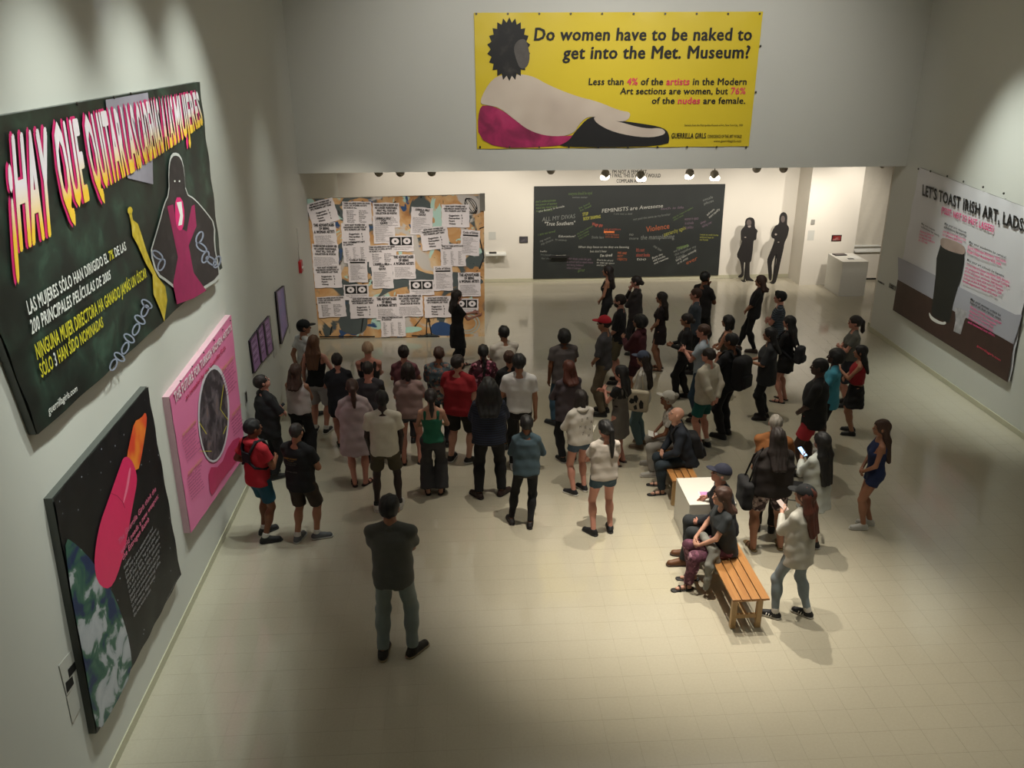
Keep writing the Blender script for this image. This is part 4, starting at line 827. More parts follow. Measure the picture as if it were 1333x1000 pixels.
ARM = {'down': ((.235, .03, .80), (.4, -.6, .1)), 'crossed': ((-.07, .21, 1.13), (1, .1, -.9)), 'behind': ((.045, -.175, .92), (1, -.7, -.1)), 'front': ((.055, .165, .94), (1, -.4, -.2)),
       'hold': ((.07, .25, 1.10), (.7, -.3, -1)), 'chin': ((.02, .13, 1.43), (.5, .6, -1)), 'hip': ((.17, .05, 1.0), (1, -.6, 0)), 'speak': ((.13, .40, 1.17), (.4, -.5, -1)), 'lap': ((.09, .33, .98), (.9, -.3, -.5)),
       'pocket': ((.20, .09, .86), (.7, -.8, 0)), 'belly': ((.01, .215, 1.07), (1, -.1, -.6)), 'push': ((.2, .36, .98), (.6, -.6, -.6)), 'strap': ((.13, .14, 1.32), (.8, .1, -1)), 'phone': ((-.01, .30, 1.24), (.7, -.2, -1)),
       'backup': ((.02, -.19, 1.0), (1, -.6, 0)), 'table': ((-.05, .40, 1.02), (.6, -.3, -1))}
person_list = []
def person(label, x, y, h=1.7, face=0, sex='m', fat=1.0, sk='tan', top=('tee', '#888888'), bot=('trousers', '#222222'), shoes=('shoe', '#151515'), hair=('short', 'black'), arms=('down', 'down'),
           head=0, nod=0, sit=False, lean=0, stance=((-.10, 0), (.10, 0)), toes=(8, -8), capd=None, glasses=False, wide=0, leg_skin=None, socks=None, beard=False, footdrop=0):
    s = h/1.72 if not sit else h; f = sex == 'f'
    root = empty('person', (x, y, 0), R(face), label, 'person'); person_list.append(root)
    hipz = .90 if not sit else (.45+.085)/s
    dz = hipz-.90
    SW = (.158 if f else .182)*(1+(fat-1)*.35)
    def tl(p): return (p[0], p[1]+lean*(p[2]-.90), p[2]+dz)     # torso space -> body space
    # joints
    J = {}
    for sd, i in ((-1, 0), (1, 1)):
        J['sh', i] = np.array(tl((sd*SW, -.005, 1.378)))
        nm = arms[i]; w, pole = ARM[nm] if isinstance(nm, str) else nm
        w = (sd*w[0], w[1]+max(0, (fat-1))*.12*(1 if w[1] > .1 else -1 if w[1] < -.1 else 0), w[2]+(.035 if (nm in ('crossed', 'belly') and sd > 0) else 0)); pole = (sd*pole[0], pole[1], pole[2])
        if nm == 'down': w = (w[0]*(1+(fat-1)*.5), w[1], w[2])
        J['el', i], J['wr', i] = ik(J['sh', i], tl(w), .285, .25, pole)
        J['hp', i] = np.array((sd*.088*(1+(fat-1)*.5), 0, hipz))
        fx, fy = stance[i] if not sit else (sd*.10+stance[i][0], .40+stance[i][1])
        an = np.array((fx, fy-.04, .085)); ta = R(toes[i]); tdir = np.array((-math.sin(ta), math.cos(ta), 0))
        l1 = .43; l2 = .42
        pole_k = (sd*.15, 1, .25 if sit else 0)
        J['kn', i], J['an', i] = ik(J['hp', i], an, l1, l2, pole_k); J['td', i] = tdir; J['an', i] = an if np.linalg.norm(an-J['hp', i]) < .85 else J['an', i]
    nb = np.array(tl((0, -.01, 1.44))); hc = np.array(tl((0, .015, 1.615)))
    # torso table
    wa, hi_, ch = (.118, .168, .142) if f else (.142, .162, .168)
    g = 1+(fat-1)
    T = [(.825+dz, .11*g, .085, 0), (.86+dz, hi_*g*.97, .105*g, -.01), (.93+dz, hi_*g, .112*g, -.012), (1.04+dz, wa*g, .092*g**1.6, 0.0), (1.12+dz, wa*1.03*g, .095*g**1.6, .008), (1.25+dz, ch*g, (.108 if f else .112)*g**1.2, .008),
         (1.34+dz, ch*1.03, .098*g, 0), (1.41+dz, ch*.80, .072, -.008), (1.46+dz, .075, .052, -.012)]
    low = (-.62, -.55, 0.0); hig = (.62, .75, 1.5+dz)
    Bd = Field((-.5*g, -.40, -.005), (.5*g, .62 if sit or any(a in ('speak',) for a in arms) else .46, 1.56+max(0, dz)), .0155)
    Bd.prof(T, .03, lean, hipz)
    if f:
        for sd in (-1, 1): Bd.ell(tl((sd*.068, .085, 1.245)), (.06, .05, .058), .03)
    Bd.cap(nb-[0, 0, .02], hc-[0, .012, .05], .052 if f else .060, .048 if f else .056, .03)
    for i in (0, 1):
        sh, el, wr_ = J['sh', i], J['el', i], J['wr', i]; ra = (.040 if f else .049)*(1+(fat-1)*.6)
        Bd.cap(np.array(tl((sd_(i)*.02, -.012, 1.448))), sh, .040, ra*.94, .03); Bd.cap(sh, el, ra, ra*.80, .02); Bd.cap(el, wr_, ra*.82, ra*.54, .015)
        hp, kn, an = J['hp', i], J['kn', i], J['an', i]; rt = (.086 if f else .084)*(1+(fat-1)*.55)
        Bd.cap(hp, kn, rt, rt*.62, .03); Bd.cap(kn, an, rt*.60, rt*.42, .02)
        m_ = kn*.68+an*.32; Bd.ell(m_-np.array([0, .016, 0]), (rt*.66, rt*.66, .11), .03)
        td = J['td', i]; Bd.cap(an-td*.02-[0, 0, .045], an+td*.15-[0, 0, .058], .034, .024, .025)
        if True:
            hd = wr_-el; hd /= np.linalg.norm(hd)
            if arms[i] in ('front', 'belly', 'crossed', 'behind', 'lap'): hd = hd*.6+np.array((-sd_(i)*.8, 0, -.15)); hd /= np.linalg.norm(hd)
            J['hd', i] = hd; Bd.cap(wr_, wr_+hd*.075, .024, .030, .012, sy=1.0)
    V, F = Bd.mesh(); V = list(V); F = [tuple(q) for q in F]; mi = [0]*len(F)
    # hands: four fingers and a thumb on each palm
    for i, sd in ((0, -1), (1, 1)):
        el, wr_, hd = J['el', i], J['wr', i], J['hd', i]
        inn = np.array((-sd, 0.1, 0.)) if abs(hd[0]) < .75 else np.array((0, -np.sign(wr_[1]), 0.)); inn -= hd*(inn@hd); inn /= np.linalg.norm(inn)+1e-9; sidev = np.cross(hd, inn)
        if sidev[1] < 0 and abs(hd[2]) > .5: sidev = -sidev
        if sidev[2] < 0 and abs(hd[2]) <= .5: sidev = -sidev
        for q, (o_, L) in enumerate(((.027, .075), (.009, .085), (-.009, .078), (-.026, .06))):
            p0 = wr_+hd*.06+sidev*o_; p1 = p0+hd*(.02+L*.35); p2 = p1+hd*L*.28+inn*L*.14; p3 = p2+hd*L*.16+inn*L*.26
            n0 = len(F); ring_tube(V, F, [p0, p1, p2, p3], [.0095, .009, .008, .0065]); 
        p0 = wr_+hd*.02+sidev*.018; ring_tube(V, F, [p0, p0+hd*.03+sidev*.028+inn*.006, p0+hd*.062+sidev*.034+inn*.018], [.012, .010, .008])
    mi += [0]*(len(F)-len(mi))
    # head
    H_ = Field(hc-[.12, .14, .16], hc+[.12, .15, .14], .0085)
    H_.ell(hc+[0, -.014, .018], (.074, .094, .088), .01); H_.ell(hc+[0, .020, -.045], (.058, .068, .070), .03)
    H_.ell(hc+[0, .062, -.082], (.026, .022, .020), .02)
    H_.cap(hc+[0, .080, .012], hc+[0, .100, -.020], .010, .014, .012); H_.cap(hc+[-.022, .078, -.055], hc+[.022, .078, -.055], .011, .011, .01)
    for sd in (-1, 1): H_.ell(hc+[sd*.078, -.005, -.008], (.012, .020, .032), .006); H_.ell(hc+[sd*.030, .074, .022], (.024, .014, .008), .01)
    H_.cap(hc-[0, .02, .05], hc-[0, .03, .15], .05, .05, .02)
    V2, F2 = H_.mesh(); hr = R(head); nr = R(nod)
    Mn = np.array(Matrix.Rotation(hr, 3, 'Z') @ Matrix.Rotation(-nr, 3, 'X')); pv = hc-[0, .01, .08]
    def hx(P): return (np.asarray(P)-pv)*1.07 @ Mn.T+pv
    b0 = len(V); V += list(hx(V2)); F += [tuple(q+b0) for q in F2]; mi += [0]*(len(F)-len(mi))
    def blob(c, r, m):
        b0 = len(V); n, k = 8, 5; P = []
        for j in range(k+1):
            for q in range(n): a, b = math.pi*j/k, 2*math.pi*q/n; P.append(c+np.array((r[0]*math.sin(a)*math.cos(b), r[1]*math.sin(a)*math.sin(b), r[2]*math.cos(a))))
        V.extend(hx(P)); 
        for j in range(k):
            for q in range(n): F.append((b0+j*n+q, b0+j*n+(q+1) % n, b0+(j+1)*n+(q+1) % n, b0+(j+1)*n+q)); mi.append(m)
    for sd in (-1, 1):
        blob(hc+[sd*.030, .079, .004], (.014, .008, .007), 1); blob(hc+[sd*.030, .0855, .004], (.006, .004, .006), 2); blob(hc+[sd*.031, .088, .026], (.018, .005, .0035), 2)
    blob(hc+[0, .0905, -.055], (.022, .006, .006), 3)
    Vb = np.array(V)*s
    body = mesh_np('body', Vb, F, [skin(sk), mat('eye_white', '#b9b4aa', .3, var=0), mat('eye_dark', '#1a1210', .3, var=0), mat('lips_'+sk, tuple(v*k for v, k in zip(lin(SKIN[sk])[:3], (1.05, .6, .6))), .5, var=0)], root, mi=mi)
    def put(Fd, name, m, fnV=None, lab=None):
        V, F = Fd.mesh()
        if len(V) == 0: return None
        if fnV: V = fnV(V)
        o = mesh_np(name, V*s, F, m, root)
        if lab: o['label'] = lab
        return o
    # ---- lower garment
    bk, bc = bot[0], bot[1]; bm_ = cloth(bc, bot[2] if len(bot) > 2 else None)
    seed = len(person_list)
    if bk in ('trousers', 'leggings', 'wide', 'shorts', 'short_shorts', 'long_shorts', 'capri'):
        o = {'trousers': .012, 'leggings': .005, 'wide': .02, 'shorts': .018, 'short_shorts': .012, 'long_shorts': .022, 'capri': .008}[bk]
        frac = {'shorts': .74, 'short_shorts': .36, 'long_shorts': .92}.get(bk)
        G = Field((-.36*g, -.34, .0), (.36*g, .62 if sit else .42, 1.05+dz), .0145)
        oo = min(o, .009); G.prof([(.80+dz, .11*g+oo, .09+oo, 0), (.86+dz, hi_*g+oo, .105*g+oo, -.01), (.93+dz, hi_*g+oo, .112*g+oo, -.012), (1.0+dz, (wa*.7+hi_*.3)*g+.006, .096*g**1.3+.005, 0)], .03, lean, hipz)
        for i in (0, 1):
            hp, kn, an = J['hp', i], J['kn', i], J['an', i]; rt = (.086 if f else .084)*(1+(fat-1)*.55)
            if frac:
                e = hp+(kn-hp)*frac; G.cap(hp, hp+(e-hp)*.35, rt+.007, rt*.93+o*.8, .02); G.cap(hp+(e-hp)*.25, e, rt*.95+o*.6, rt*(1-.30*frac)+o*1.5, .025, flat=True)
            else:
                G.cap(hp, kn, rt+min(o, .008), rt*.62+o*1.2, .03); e = kn+(an-kn)*(.62 if bk == 'capri' else .97); rr = {'trousers': .55, 'leggings': .46, 'wide': 1.15, 'capri': .58}[bk]
                G.cap(kn, e, rt*(.62 if bk != 'wide' else .9)+o*1.2, rt*rr+o, .02, flat=True)
                G.ell(kn*.68+an*.32-np.array([0, .016, 0]), (rt*.66+o+.004, rt*.66+o+.004, .13), .03); G.ell(kn, (rt*.66+o+.006,)*3, .03)
        wr(G, .0030 if bk != 'leggings' else .0012, 1, seed)
        put(G, 'shorts' if frac else ('leggings' if bk == 'leggings' else 'trousers'), bm_)
    elif bk in ('skirt', 'maxi'):
        hem = bot[3] if len(bot) > 3 else (.50 if bk == 'skirt' else .05); fl = (1.22 if bk == 'skirt' else 1.12)
        G = Field((-.40*g, -.36, hem-.03), (.40*g, .36, 1.06), .015)
        G.prof([(hem, hi_*g*fl+.02, (.125*g+.02)*fl, 0), (.80, hi_*g*1.08+.018, .125*g+.018, -.01), (.93, hi_*g+.017, .112*g+.017, -.012), (1.01, (wa*.7+hi_*.3)*g+.006, .096*g**1.3+.005, 0)], .02)
        wr(G, .005, 1.3, seed); put(G, 'skirt', bm_)
    # ---- upper garment
    tk, tcol = top[0], top[1]; tm = cloth(tcol, top[2] if len(top) > 2 else None); opt = top[3] if len(top) > 3 else {}
    if tk != 'none':
        o = opt.get('o', {'tee': .020, 'shirt': .026, 'loose': .034, 'tank': .012, 'dress': .014, 'hoodie': .034, 'long': .022, 'sweater': .030, 'fitted': .012, 'halter': .010, 'overall': .012}[tk])
        hem = opt.get('hem', {'tee': .84, 'shirt': .80, 'loose': .76, 'tank': .88, 'dress': .50, 'hoodie': .80, 'long': .84, 'sweater': .82, 'fitted': .88, 'halter': .90, 'overall': .55}[tk])
        slv = opt.get('slv', {'tee': 'short', 'shirt': 'short', 'loose': 'long', 'tank': 'none', 'dress': 'none', 'hoodie': 'long', 'long': 'long', 'sweater': 'long', 'fitted': 'short', 'halter': 'none', 'overall': 'none'}[tk])
        fl = opt.get('flare', 1.25 if hem < .7 else 1.0)
        G = Field((-.56*g, -.42, hem+dz-.03), (.56*g, .58, 1.50+dz), .0138)
        Tt = [(z, a+o*(1 if z < 1.38+dz else .7), b+o*(1 if z < 1.38+dz else .7), c) for z, a, b, c in T if z > max(hem+dz, .92+dz)]
        Tt = [(z, max(a, (hi_*g+o) if (z < 1.30+dz and tk in ('tee', 'shirt', 'loose', 'hoodie', 'long', 'sweater') and not opt.get('fit')) else a), max(b, (.112*g+o*.8) if (z < 1.15+dz and tk not in ('tank', 'dress', 'fitted', 'halter')) else b), c) for z, a, b, c in Tt]
        if hem < .93: Tt.append((.915+dz, hi_*g+o, .112*g+o, -.012))
        if hem < .9 and hem > .7: Tt.append((hem+dz, hi_*g+o+.004, .112*g+o+.004, -.012))
        if hem <= .7: Tt += [(.80+dz, hi_*g*1.06+o, .122*g+o, -.01), (hem+dz, (hi_*g+o)*fl, (.125*g+o)*fl, 0)]
        Tt = [r_ for r_ in Tt if r_[0] < 1.45+dz]
        G.prof(Tt, .02, lean, hipz)
        if f and tk not in ('hoodie', 'loose'):
            for sd in (-1, 1): G.ell(tl((sd*.068, .088, 1.245)), (.062+o*.5, .052+o*.5, .06+o*.5), .03)
        if tk not in ('halter',): 
            for sd in (-1, 1): G.cap(tl((sd*.035, -.014, 1.448)), tl((sd*(SW-.035 if slv == 'none' else SW-.004), -.008, 1.380)), (.038 if slv == 'none' else .046)+o*.5, (.030 if slv == 'none' else .047 if f else .054)+o*.4, .03)
        for i in (0, 1):
            sh, el, wr_ = J['sh', i], J['el', i], J['wr', i]; ra = (.040 if f else .049)*(1+(fat-1)*.6)
            if slv == 'short': G.cap(sh, sh+(el-sh)*.62, ra+o*.35, ra*.95+o*1.1, .025, flat=True)
            elif slv == 'half': G.cap(sh, sh+(el-sh)*.97, ra+o*.4, ra*.9+o*1.1, .02, flat=True)
            elif slv in ('long', 'three'):
                G.cap(sh, el, ra+o*.4, ra*.84+o*.7, .025); G.cap(el, el+(wr_-el)*(.95 if slv == 'long' else .55), ra*.84+o*.7, ra*.58+o*.5, .015, flat=True)
        # neckline
        nb_ = np.array(tl((0, .0, 1.47))); nr_ = {'tank': .085, 'dress': .080, 'halter': .085, 'overall': .08, 'fitted': .07}.get(tk, .054); nr_ = opt.get('neck', nr_)
        G.cut(lambda x, y, z: nr_-np.sqrt((x-nb_[0])**2+((y-nb_[1]-.01))**2+((z-nb_[2])*.9)**2))
        if tk in ('tank', 'halter', 'dress', 'overall') and slv == 'none':
            back = opt.get('back', 1.33 if tk != 'dress' else 1.36)
            st = .078 if f else .10
            G.cut(lambda x, y, z: np.minimum(np.minimum(z-(1.27+dz), .0+(np.abs(x)-(SW-.04))), .02+0*y))   # armholes
            if opt.get('back'): G.cut(lambda x, y, z: np.minimum(np.minimum(z-(back+dz), -y+lean*(z-hipz)), st-np.abs(x)))
        wr(G, opt.get('wr', .0038), 1, seed+3)
        nm_ = {'tee': 'tee_shirt', 'shirt': 'shirt', 'loose': 'loose_blouse', 'tank': 'tank_top', 'dress': 'dress', 'hoodie': 'hooded_sweatshirt', 'long': 'long_sleeved_top', 'sweater': 'sweater', 'fitted': 'fitted_top', 'halter': 'halter_top', 'overall': 'pinafore_dress'}[tk]
        put(G, nm_, tm)
        if tk == 'hoodie' or opt.get('hood'):
            G = Field((-.16, -.22, 1.34+dz), (.16, .10, 1.56+dz), .012); c = np.array(tl((0, -.055, 1.455))); G.ell(c, (.105, .085, .050), .02); n_ = nb+np.array([0, .02, .06])
            G.cut(lambda x, y, z: .052-np.sqrt(x**2+(y-n_[1])**2+0*z)); put(G, 'hood', cloth(opt.get('hoodc', tcol if isinstance(tcol, str) else tcol[0])))
        if opt.get('collar'):
            G = Field((-.12, -.12, 1.40+dz), (.12, .12, 1.52+dz), .010); c = np.array(tl((0, -.005, 1.455)))
            G.cap(c-[0, 0, .02], c+[0, 0, .022], .078, .070, .01, flat=True); G.cut(lambda x, y, z: .058-np.sqrt(x**2+(y-c[1])**2+0*z)); put(G, 'collar', cloth(tcol if isinstance(tcol, str) else tcol[0]))
        if opt.get('under'):
            G = Field((-.45, -.3, 1.0+dz), (.45, .5, 1.48+dz), .0165); G.prof([(1.05+dz, wa*g+.009, .097*g+.009, .006), (1.25+dz, ch*g+.009, .115*g+.009, .008), (1.34+dz, ch*1.03+.011, .098*g+.011, 0), (1.41+dz, ch*.8+.012, .085, -.008)], .02, lean, hipz)
            for i in (0, 1):
                sh, el = J['sh', i], J['el', i]; ra = .040 if f else .049; G.cap(sh, sh+(el-sh)*.5, ra+.016, ra+.016, .02, flat=True)
            G.cut(lambda x, y, z: .07-np.sqrt(x**2+(y-.01)**2+(z-1.47-dz)**2)); put(G, 'under_shirt', cloth(opt['under']))
    # ---- shoes
    sc_ = shoes[1]; sm_ = mat('shoe_upper', sc_, .6, var=.08)
    for i in (0, 1):
        an, td = J['an', i], J['td', i]; a0 = np.array((an[0], an[1], 0))
        if shoes[0] in ('shoe', 'sneaker', 'boot'):
            G = Field(a0-[.16, .16, .0]+np.minimum(td*.16, 0), a0+[.16, .16, .16]+np.maximum(td*.16, 0), .0115)
            k = 1.0 if not f else .92
            G.cap(a0-td*.035+[0, 0, .040], a0+td*.17*k+[0, 0, .030], .044*k, .042*k, .02); G.cap(a0+[0, 0, .05], a0+[0, 0, .095 if shoes[0] != 'boot' else .14], .050*k, .047*k, .02, flat=True); G.cap(a0+[0, 0, .07], a0+td*.10+[0, 0, .045], .042*k, .036*k, .02)
            G.cut(lambda x, y, z: .016-z+0*x+0*y); sh_o = put(G, 'shoe', sm_)
            G = Field(a0-[.16, .16, .0]+np.minimum(td*.16, 0), a0+[.16, .16, .05]+np.maximum(td*.16, 0), .0115)
            G.cap(a0-td*.035+[0, 0, .02], a0+td*.175*k+[0, 0, .02], .050*k, .048*k, .02); G.cut(lambda x, y, z: np.maximum(z-.024, .002-z)+0*x+0*y)
            so = put(G, 'sole', mat('shoe_sole', shoes[2] if len(shoes) > 2 else '#2a2826', .6, var=0)); so.parent = sh_o
            if len(shoes) > 3:   # stripes
                for q in (.04, .07, .10):
                    for sd in (-1, 1):
                        c = a0+td*q; nn = np.array([td[1], -td[0], 0])*sd; st = tube('shoe_stripe', [tuple((c+nn*.047*k+[0, 0, .02])*s), tuple((c+nn*.040*k-td*.01+[0, 0, .06])*s)], .006*s, mat('stripe_white', shoes[3], .5, var=0), sh_o, 5)
            if socks:
                G = Field(a0-[.08, .08, -.06], a0+[.08, .08, .20], .012); G.cap(an+[0, 0, .0], an+(J['kn', i]-an)*.14, .047, .046, .01, flat=True); put(G, 'sock', cloth(socks))
        else:
            G = Field(a0-[.16, .16, .0]+np.minimum(td*.16, 0), a0+[.16, .16, .05]+np.maximum(td*.16, 0), .0115)
            G.cap(a0-td*.045+[0, 0, .0], a0+td*.185+[0, 0, .0], .044, .046, .02); G.cut(lambda x, y, z: np.maximum(z-.018, .002-z)+0*x+0*y); so = put(G, 'sandal', sm_)
            nn = np.array([td[1], -td[0], 0])
            for q, hh in ((.11, .062), (.03, .098)):
                c = a0+td*q; pts = [tuple((c+nn*.044*math.cos(a)+np.array([0, 0, .012+hh*math.sin(a)*.82]))*s) for a in np.linspace(0, math.pi, 8)]; tube('strap', pts, .009*s, sm_, so, 5)
    # ---- hair
    hk, hcol = hair[0], hair[1]; L = hair[2] if len(hair) > 2 else None
    if hk != 'none':
        big = {'afro': 1.22, 'bob': 1.10, 'crop': 1.07, 'buzz': 1.0, 'bushy': 1.28}.get(hk, 1.13)
        longh = hk in ('long', 'wavy', 'bushylong'); LL = L or .42
        G = Field(hc-[.19, .26, (LL+.12) if hk in ('long', 'wavy', 'bushylong', 'pony', 'braid') else .20], hc+[.19, .13, .19], .0105)
        G.ell(hc+[0, -.014-(.012 if big > 1.15 else 0), .022], np.array((.080, .100, .094))*big, .01)
        if hk in ('afro', 'bushy'): G.ell(hc+[0, -.05, -.005], np.array((.085, .085, .095))*big, .03)
        fc = hc+np.array([0, .115, -.06]); rr = (.080, .085, .132 if not f else .124)
        zc = -.085 if hk in ('short', 'crop', 'quiff') else -.065 if hk == 'buzz' else -.09
        if not (longh or hk == 'bob'):
            G.cut(lambda x, y, z: (hc[2]+zc)-z+0*x+0*y+(.0 if 0 else 0)); 
            G.cut(lambda x, y, z: np.minimum((y-hc[1]-.015)+0*x, hc[2]-.005-z))      # clear temples and cheeks
        G.cut(lambda x, y, z: (1-np.sqrt(((x-fc[0])/rr[0])**2+((y-fc[1])/rr[1])**2+((z-fc[2])/rr[2])**2))*.08)
        if hk == 'quiff': G.ell(hc+[0, .05, .10], (.05, .045, .03), .02)
        if hk == 'bob':
            for sd in (-1, 0, 1): G.cap(hc+[sd*.062, -.03 if sd else -.075, .0], hc+[sd*.072, -.02 if sd else -.085, -.11], .045, .042, .03)
            G.cut(lambda x, y, z: (1-np.sqrt(((x-fc[0])/.066)**2+((y-fc[1])/.085)**2+((z-fc[2])/.12)**2))*.08)
        if longh:
            yb = min(-.125, -(.108*g**1.2+{'loose': .034, 'shirt': .026, 'sweater': .03, 'tee': .02}.get(top[0], .012)+.022))+(-.02 if hk == 'bushylong' else 0); w_ = 1.35 if hk == 'bushylong' else 1.0
            for sd in (-1, -.35, .35, 1): G.cap(hc+[sd*.055, -.045, 0], hc+[sd*.072*w_, -.085, -.16], .042*w_, .048*w_, .03); G.cap(hc+[sd*.072*w_, -.085, -.16], hc+[sd*.062*w_, yb, -LL], .048*w_, .026*w_, .03)
            if hk == 'bushylong':
                G.ell(hc+[0, -.07, -.06], (.14, .11, .15), .03)
            G.cut(lambda x, y, z: (1-np.sqrt(((x-fc[0])/.066)**2+((y-fc[1])/.085)**2+((z-fc[2])/.14)**2))*.08)
        if hk == 'pony':
            G.cap(hc+[0, -.09, .04], hc+[0, -.13, .01], .028, .03, .02); G.cap(hc+[0, -.13, .01], hc+[.01, -.145, -.14], .032, .036, .02); G.cap(hc+[.01, -.145, -.14], hc+[.015, -.150, -LL], .036, .014, .02)
        if hk == 'braid':
            n = 7; p0 = hc+np.array([0, -.10, .0])
            for q in range(n): G.ell(hc+[.006*(-1)**q, -.115-.05*(q/n), -.02-(LL)*q/n], (.032-.002*q, .026, LL/n*.75), .012)
        if hk == 'bun': G.ell(hc+[0, -.105, .075], (.045, .042, .042), .012)
        if hk == 'lowbun': G.ell(hc+[0, -.125, -.02], (.048, .042, .045), .012)
        gx, gy, gz_ = G.grid(tuple(slice(0, n) for n in G.n)); G.F += (.0030*(np.sin(105*gx+25*gy+seed)+.7*np.sin(160*gx-70*gy+6*gz_)+.5*np.sin(22*gz_+40*gx))).astype(np.float32)
        put(G, 'hair', hairm(hcol), hx)
    if beard:
        G = Field(hc-[.09, .03, .15], hc+[.09, .13, .02], .010); G.ell(hc+[0, .030, -.062], (.061, .070, .062), .02); G.cut(lambda x, y, z: z-(hc[2]-.035)+0*x+0*y); G.cut(lambda x, y, z: (hc[1]+.0)-y+0*x+0*z)
        G.cut(lambda x, y, z: (1-np.sqrt((x/.028)**2+((y-hc[1]-.10)/.03)**2+((z-hc[2]+.055)/.014)**2))*.02); put(G, 'beard', hairm(hcol), hx)
    if capd:
        G = Field(hc-[.13, .15, .04], hc+[.13, .21, .17], .009); G.ell(hc+[0, -.010, .030], (.091, .112, .104), .01)
        G.cut(lambda x, y, z: (hc[2]+.030)-z+0*x+0*y); back = capd[1] if len(capd) > 1 else 1
        G.ell(hc+[0, .112*back, .040], (.066, .078, .011), .008); G.ell(hc+[0, -.01, .135], (.010, .010, .007), .004)
        put(G, 'cap', cloth(capd[0]), hx)
    if glasses:
        bm = bmesh.new()
        for sd in (-1, 1): add_tube(bm, [Vector(hx([hc+[sd*(.030+.020*math.cos(a)), .093, .004+.014*math.sin(a)]])[0]*s) for a in np.linspace(0, 2*math.pi, 12)], .0025*s, 5); add_tube(bm, [Vector(hx([hc+[sd*.05, .09, .008]])[0]*s), Vector(hx([hc+[sd*.082, -.005, .008]])[0]*s)], .0025*s, 5)
        bm_obj('glasses', bm, ink, root)
    root['_j'] = 0; del root['_j']
    J['s'] = s; J['hc'] = hc; J['dz'] = dz; J['root'] = root; J['M'] = Matrix.Translation((x, y, 0)) @ Matrix.Rotation(R(face), 4, 'Z')
    return J
def _unused(): pass
def hand_at(J, i, ahead=.07):
    wr_, hd = J['wr', i], J['hd', i]; return J['M'] @ Vector((wr_+hd*ahead)*J['s'])
def local(J, p): return J['M'] @ Vector(np.array(p)*J['s'])
# ------------------------------------------------------------------ the visitors
def box_round(G, c, h, r, k=.01, M=None):
    c = np.array(c, float); h = np.array(h, float)-r
    def fn(x, y, z):
        qx, qy, qz = np.abs(x-c[0])-h[0], np.abs(y-c[1])-h[1], np.abs(z-c[2])-h[2]
        return np.sqrt(np.maximum(qx, 0)**2+np.maximum(qy, 0)**2+np.maximum(qz, 0)**2)+np.minimum(np.maximum(qx, np.maximum(qy, qz)), 0)-r
    G.add(fn, c-h-r, c+h+r, k)
def backpack(J, lbl, col, w=.15, hgt=.23, d=.09, straps=True, z=1.17, fat=0, yo=0, cat='bag', name='backpack', lean=0):
    def shr(V): V = np.array(V, float); V[:, 1] += lean*(V[:, 2]-.9-J['dz']); return V
    r_ = empty(name, tuple(J['M'] @ Vector((0, 0, 0))), J['root'].rotation_euler.z, lbl, cat); s = J['s']; zc = z+J['dz']; y = -.20-fat+yo; m = cloth(col)
    G = Field((-w-.04, y-d-.06, zc-hgt-.04), (w+.04, y+d+.04, zc+hgt+.04), .014); box_round(G, (0, y, zc), (w, d, hgt), min(w, d)*.75); wr(G, .003); V, F = G.mesh(); mesh_np('main_compartment', shr(V)*s, F, m, r_)
    G = Field((-w, y-d-.07, zc-hgt), (w, y-d+.08, zc+.06), .014); box_round(G, (0, y-d*.85, zc-hgt*.42), (w*.75, .05, hgt*.42), .04); V, F = G.mesh(); mesh_np('front_pocket', shr(V)*s, F, m, r_)
    if straps:
        for sd in (-1, 1): tube('strap', [tuple(q) for q in shr([p for p in ((sd*.09, y+d*.8, zc+hgt*.8), (sd*.10, -.07, 1.475+J['dz']), (sd*.105, .05, 1.47+J['dz']), (sd*.11, .135, 1.35+J['dz']), (sd*.135, .12, 1.15+J['dz']), (sd*.17, -.02, 1.06+J['dz']), (sd*.13, y+d*.6, zc-hgt*.7))])*s], .019*s, m, r_, 6)
    return r_
def held_box(J, i, name, lbl, cat, size, m, ahead=.09, rot=(0, 0, 0), up=.02, screen=None):
    p = hand_at(J, i, ahead); r_ = empty(name, (p.x, p.y, p.z+up), J['root'].rotation_euler.z, lbl, cat); r_.rotation_euler[0] = R(rot[0]); r_.rotation_euler[1] = R(rot[1])
    a, b, c = size; box({'phone': 'phone_case', 'leaflet': 'paper_sheet'}.get(name, 'cover'), (-a/2, a/2, -b/2, b/2, -c/2, c/2), m, r_, bevel=.001)
    if screen: box('screen', (-a*.44, a*.44, -b*.46, b*.46, c/2, c/2+.001), screen, r_)
paper = mat('white_paper', '#d8d6d0', .6, var=.02); phonem = mat('phone_black', '#101012', .25, var=0); scr = mat('phone_screen', '#8fb8e8', .3, var=0, emit=1.2)
G = lambda px, py: onZ(px, py)[:2]
def at_head(hx_, hy_, h): return onZ(hx_, hy_, h)[:2]
P = {}
def pf(k, label, foot, h, **kw): x, y = G(*foot); P[k] = person(label, x, y, h, **kw)
def ph(k, label, hd, h, **kw): x, y = at_head(hd[0], hd[1], h); P[k] = person(label, x, y, h, **kw)
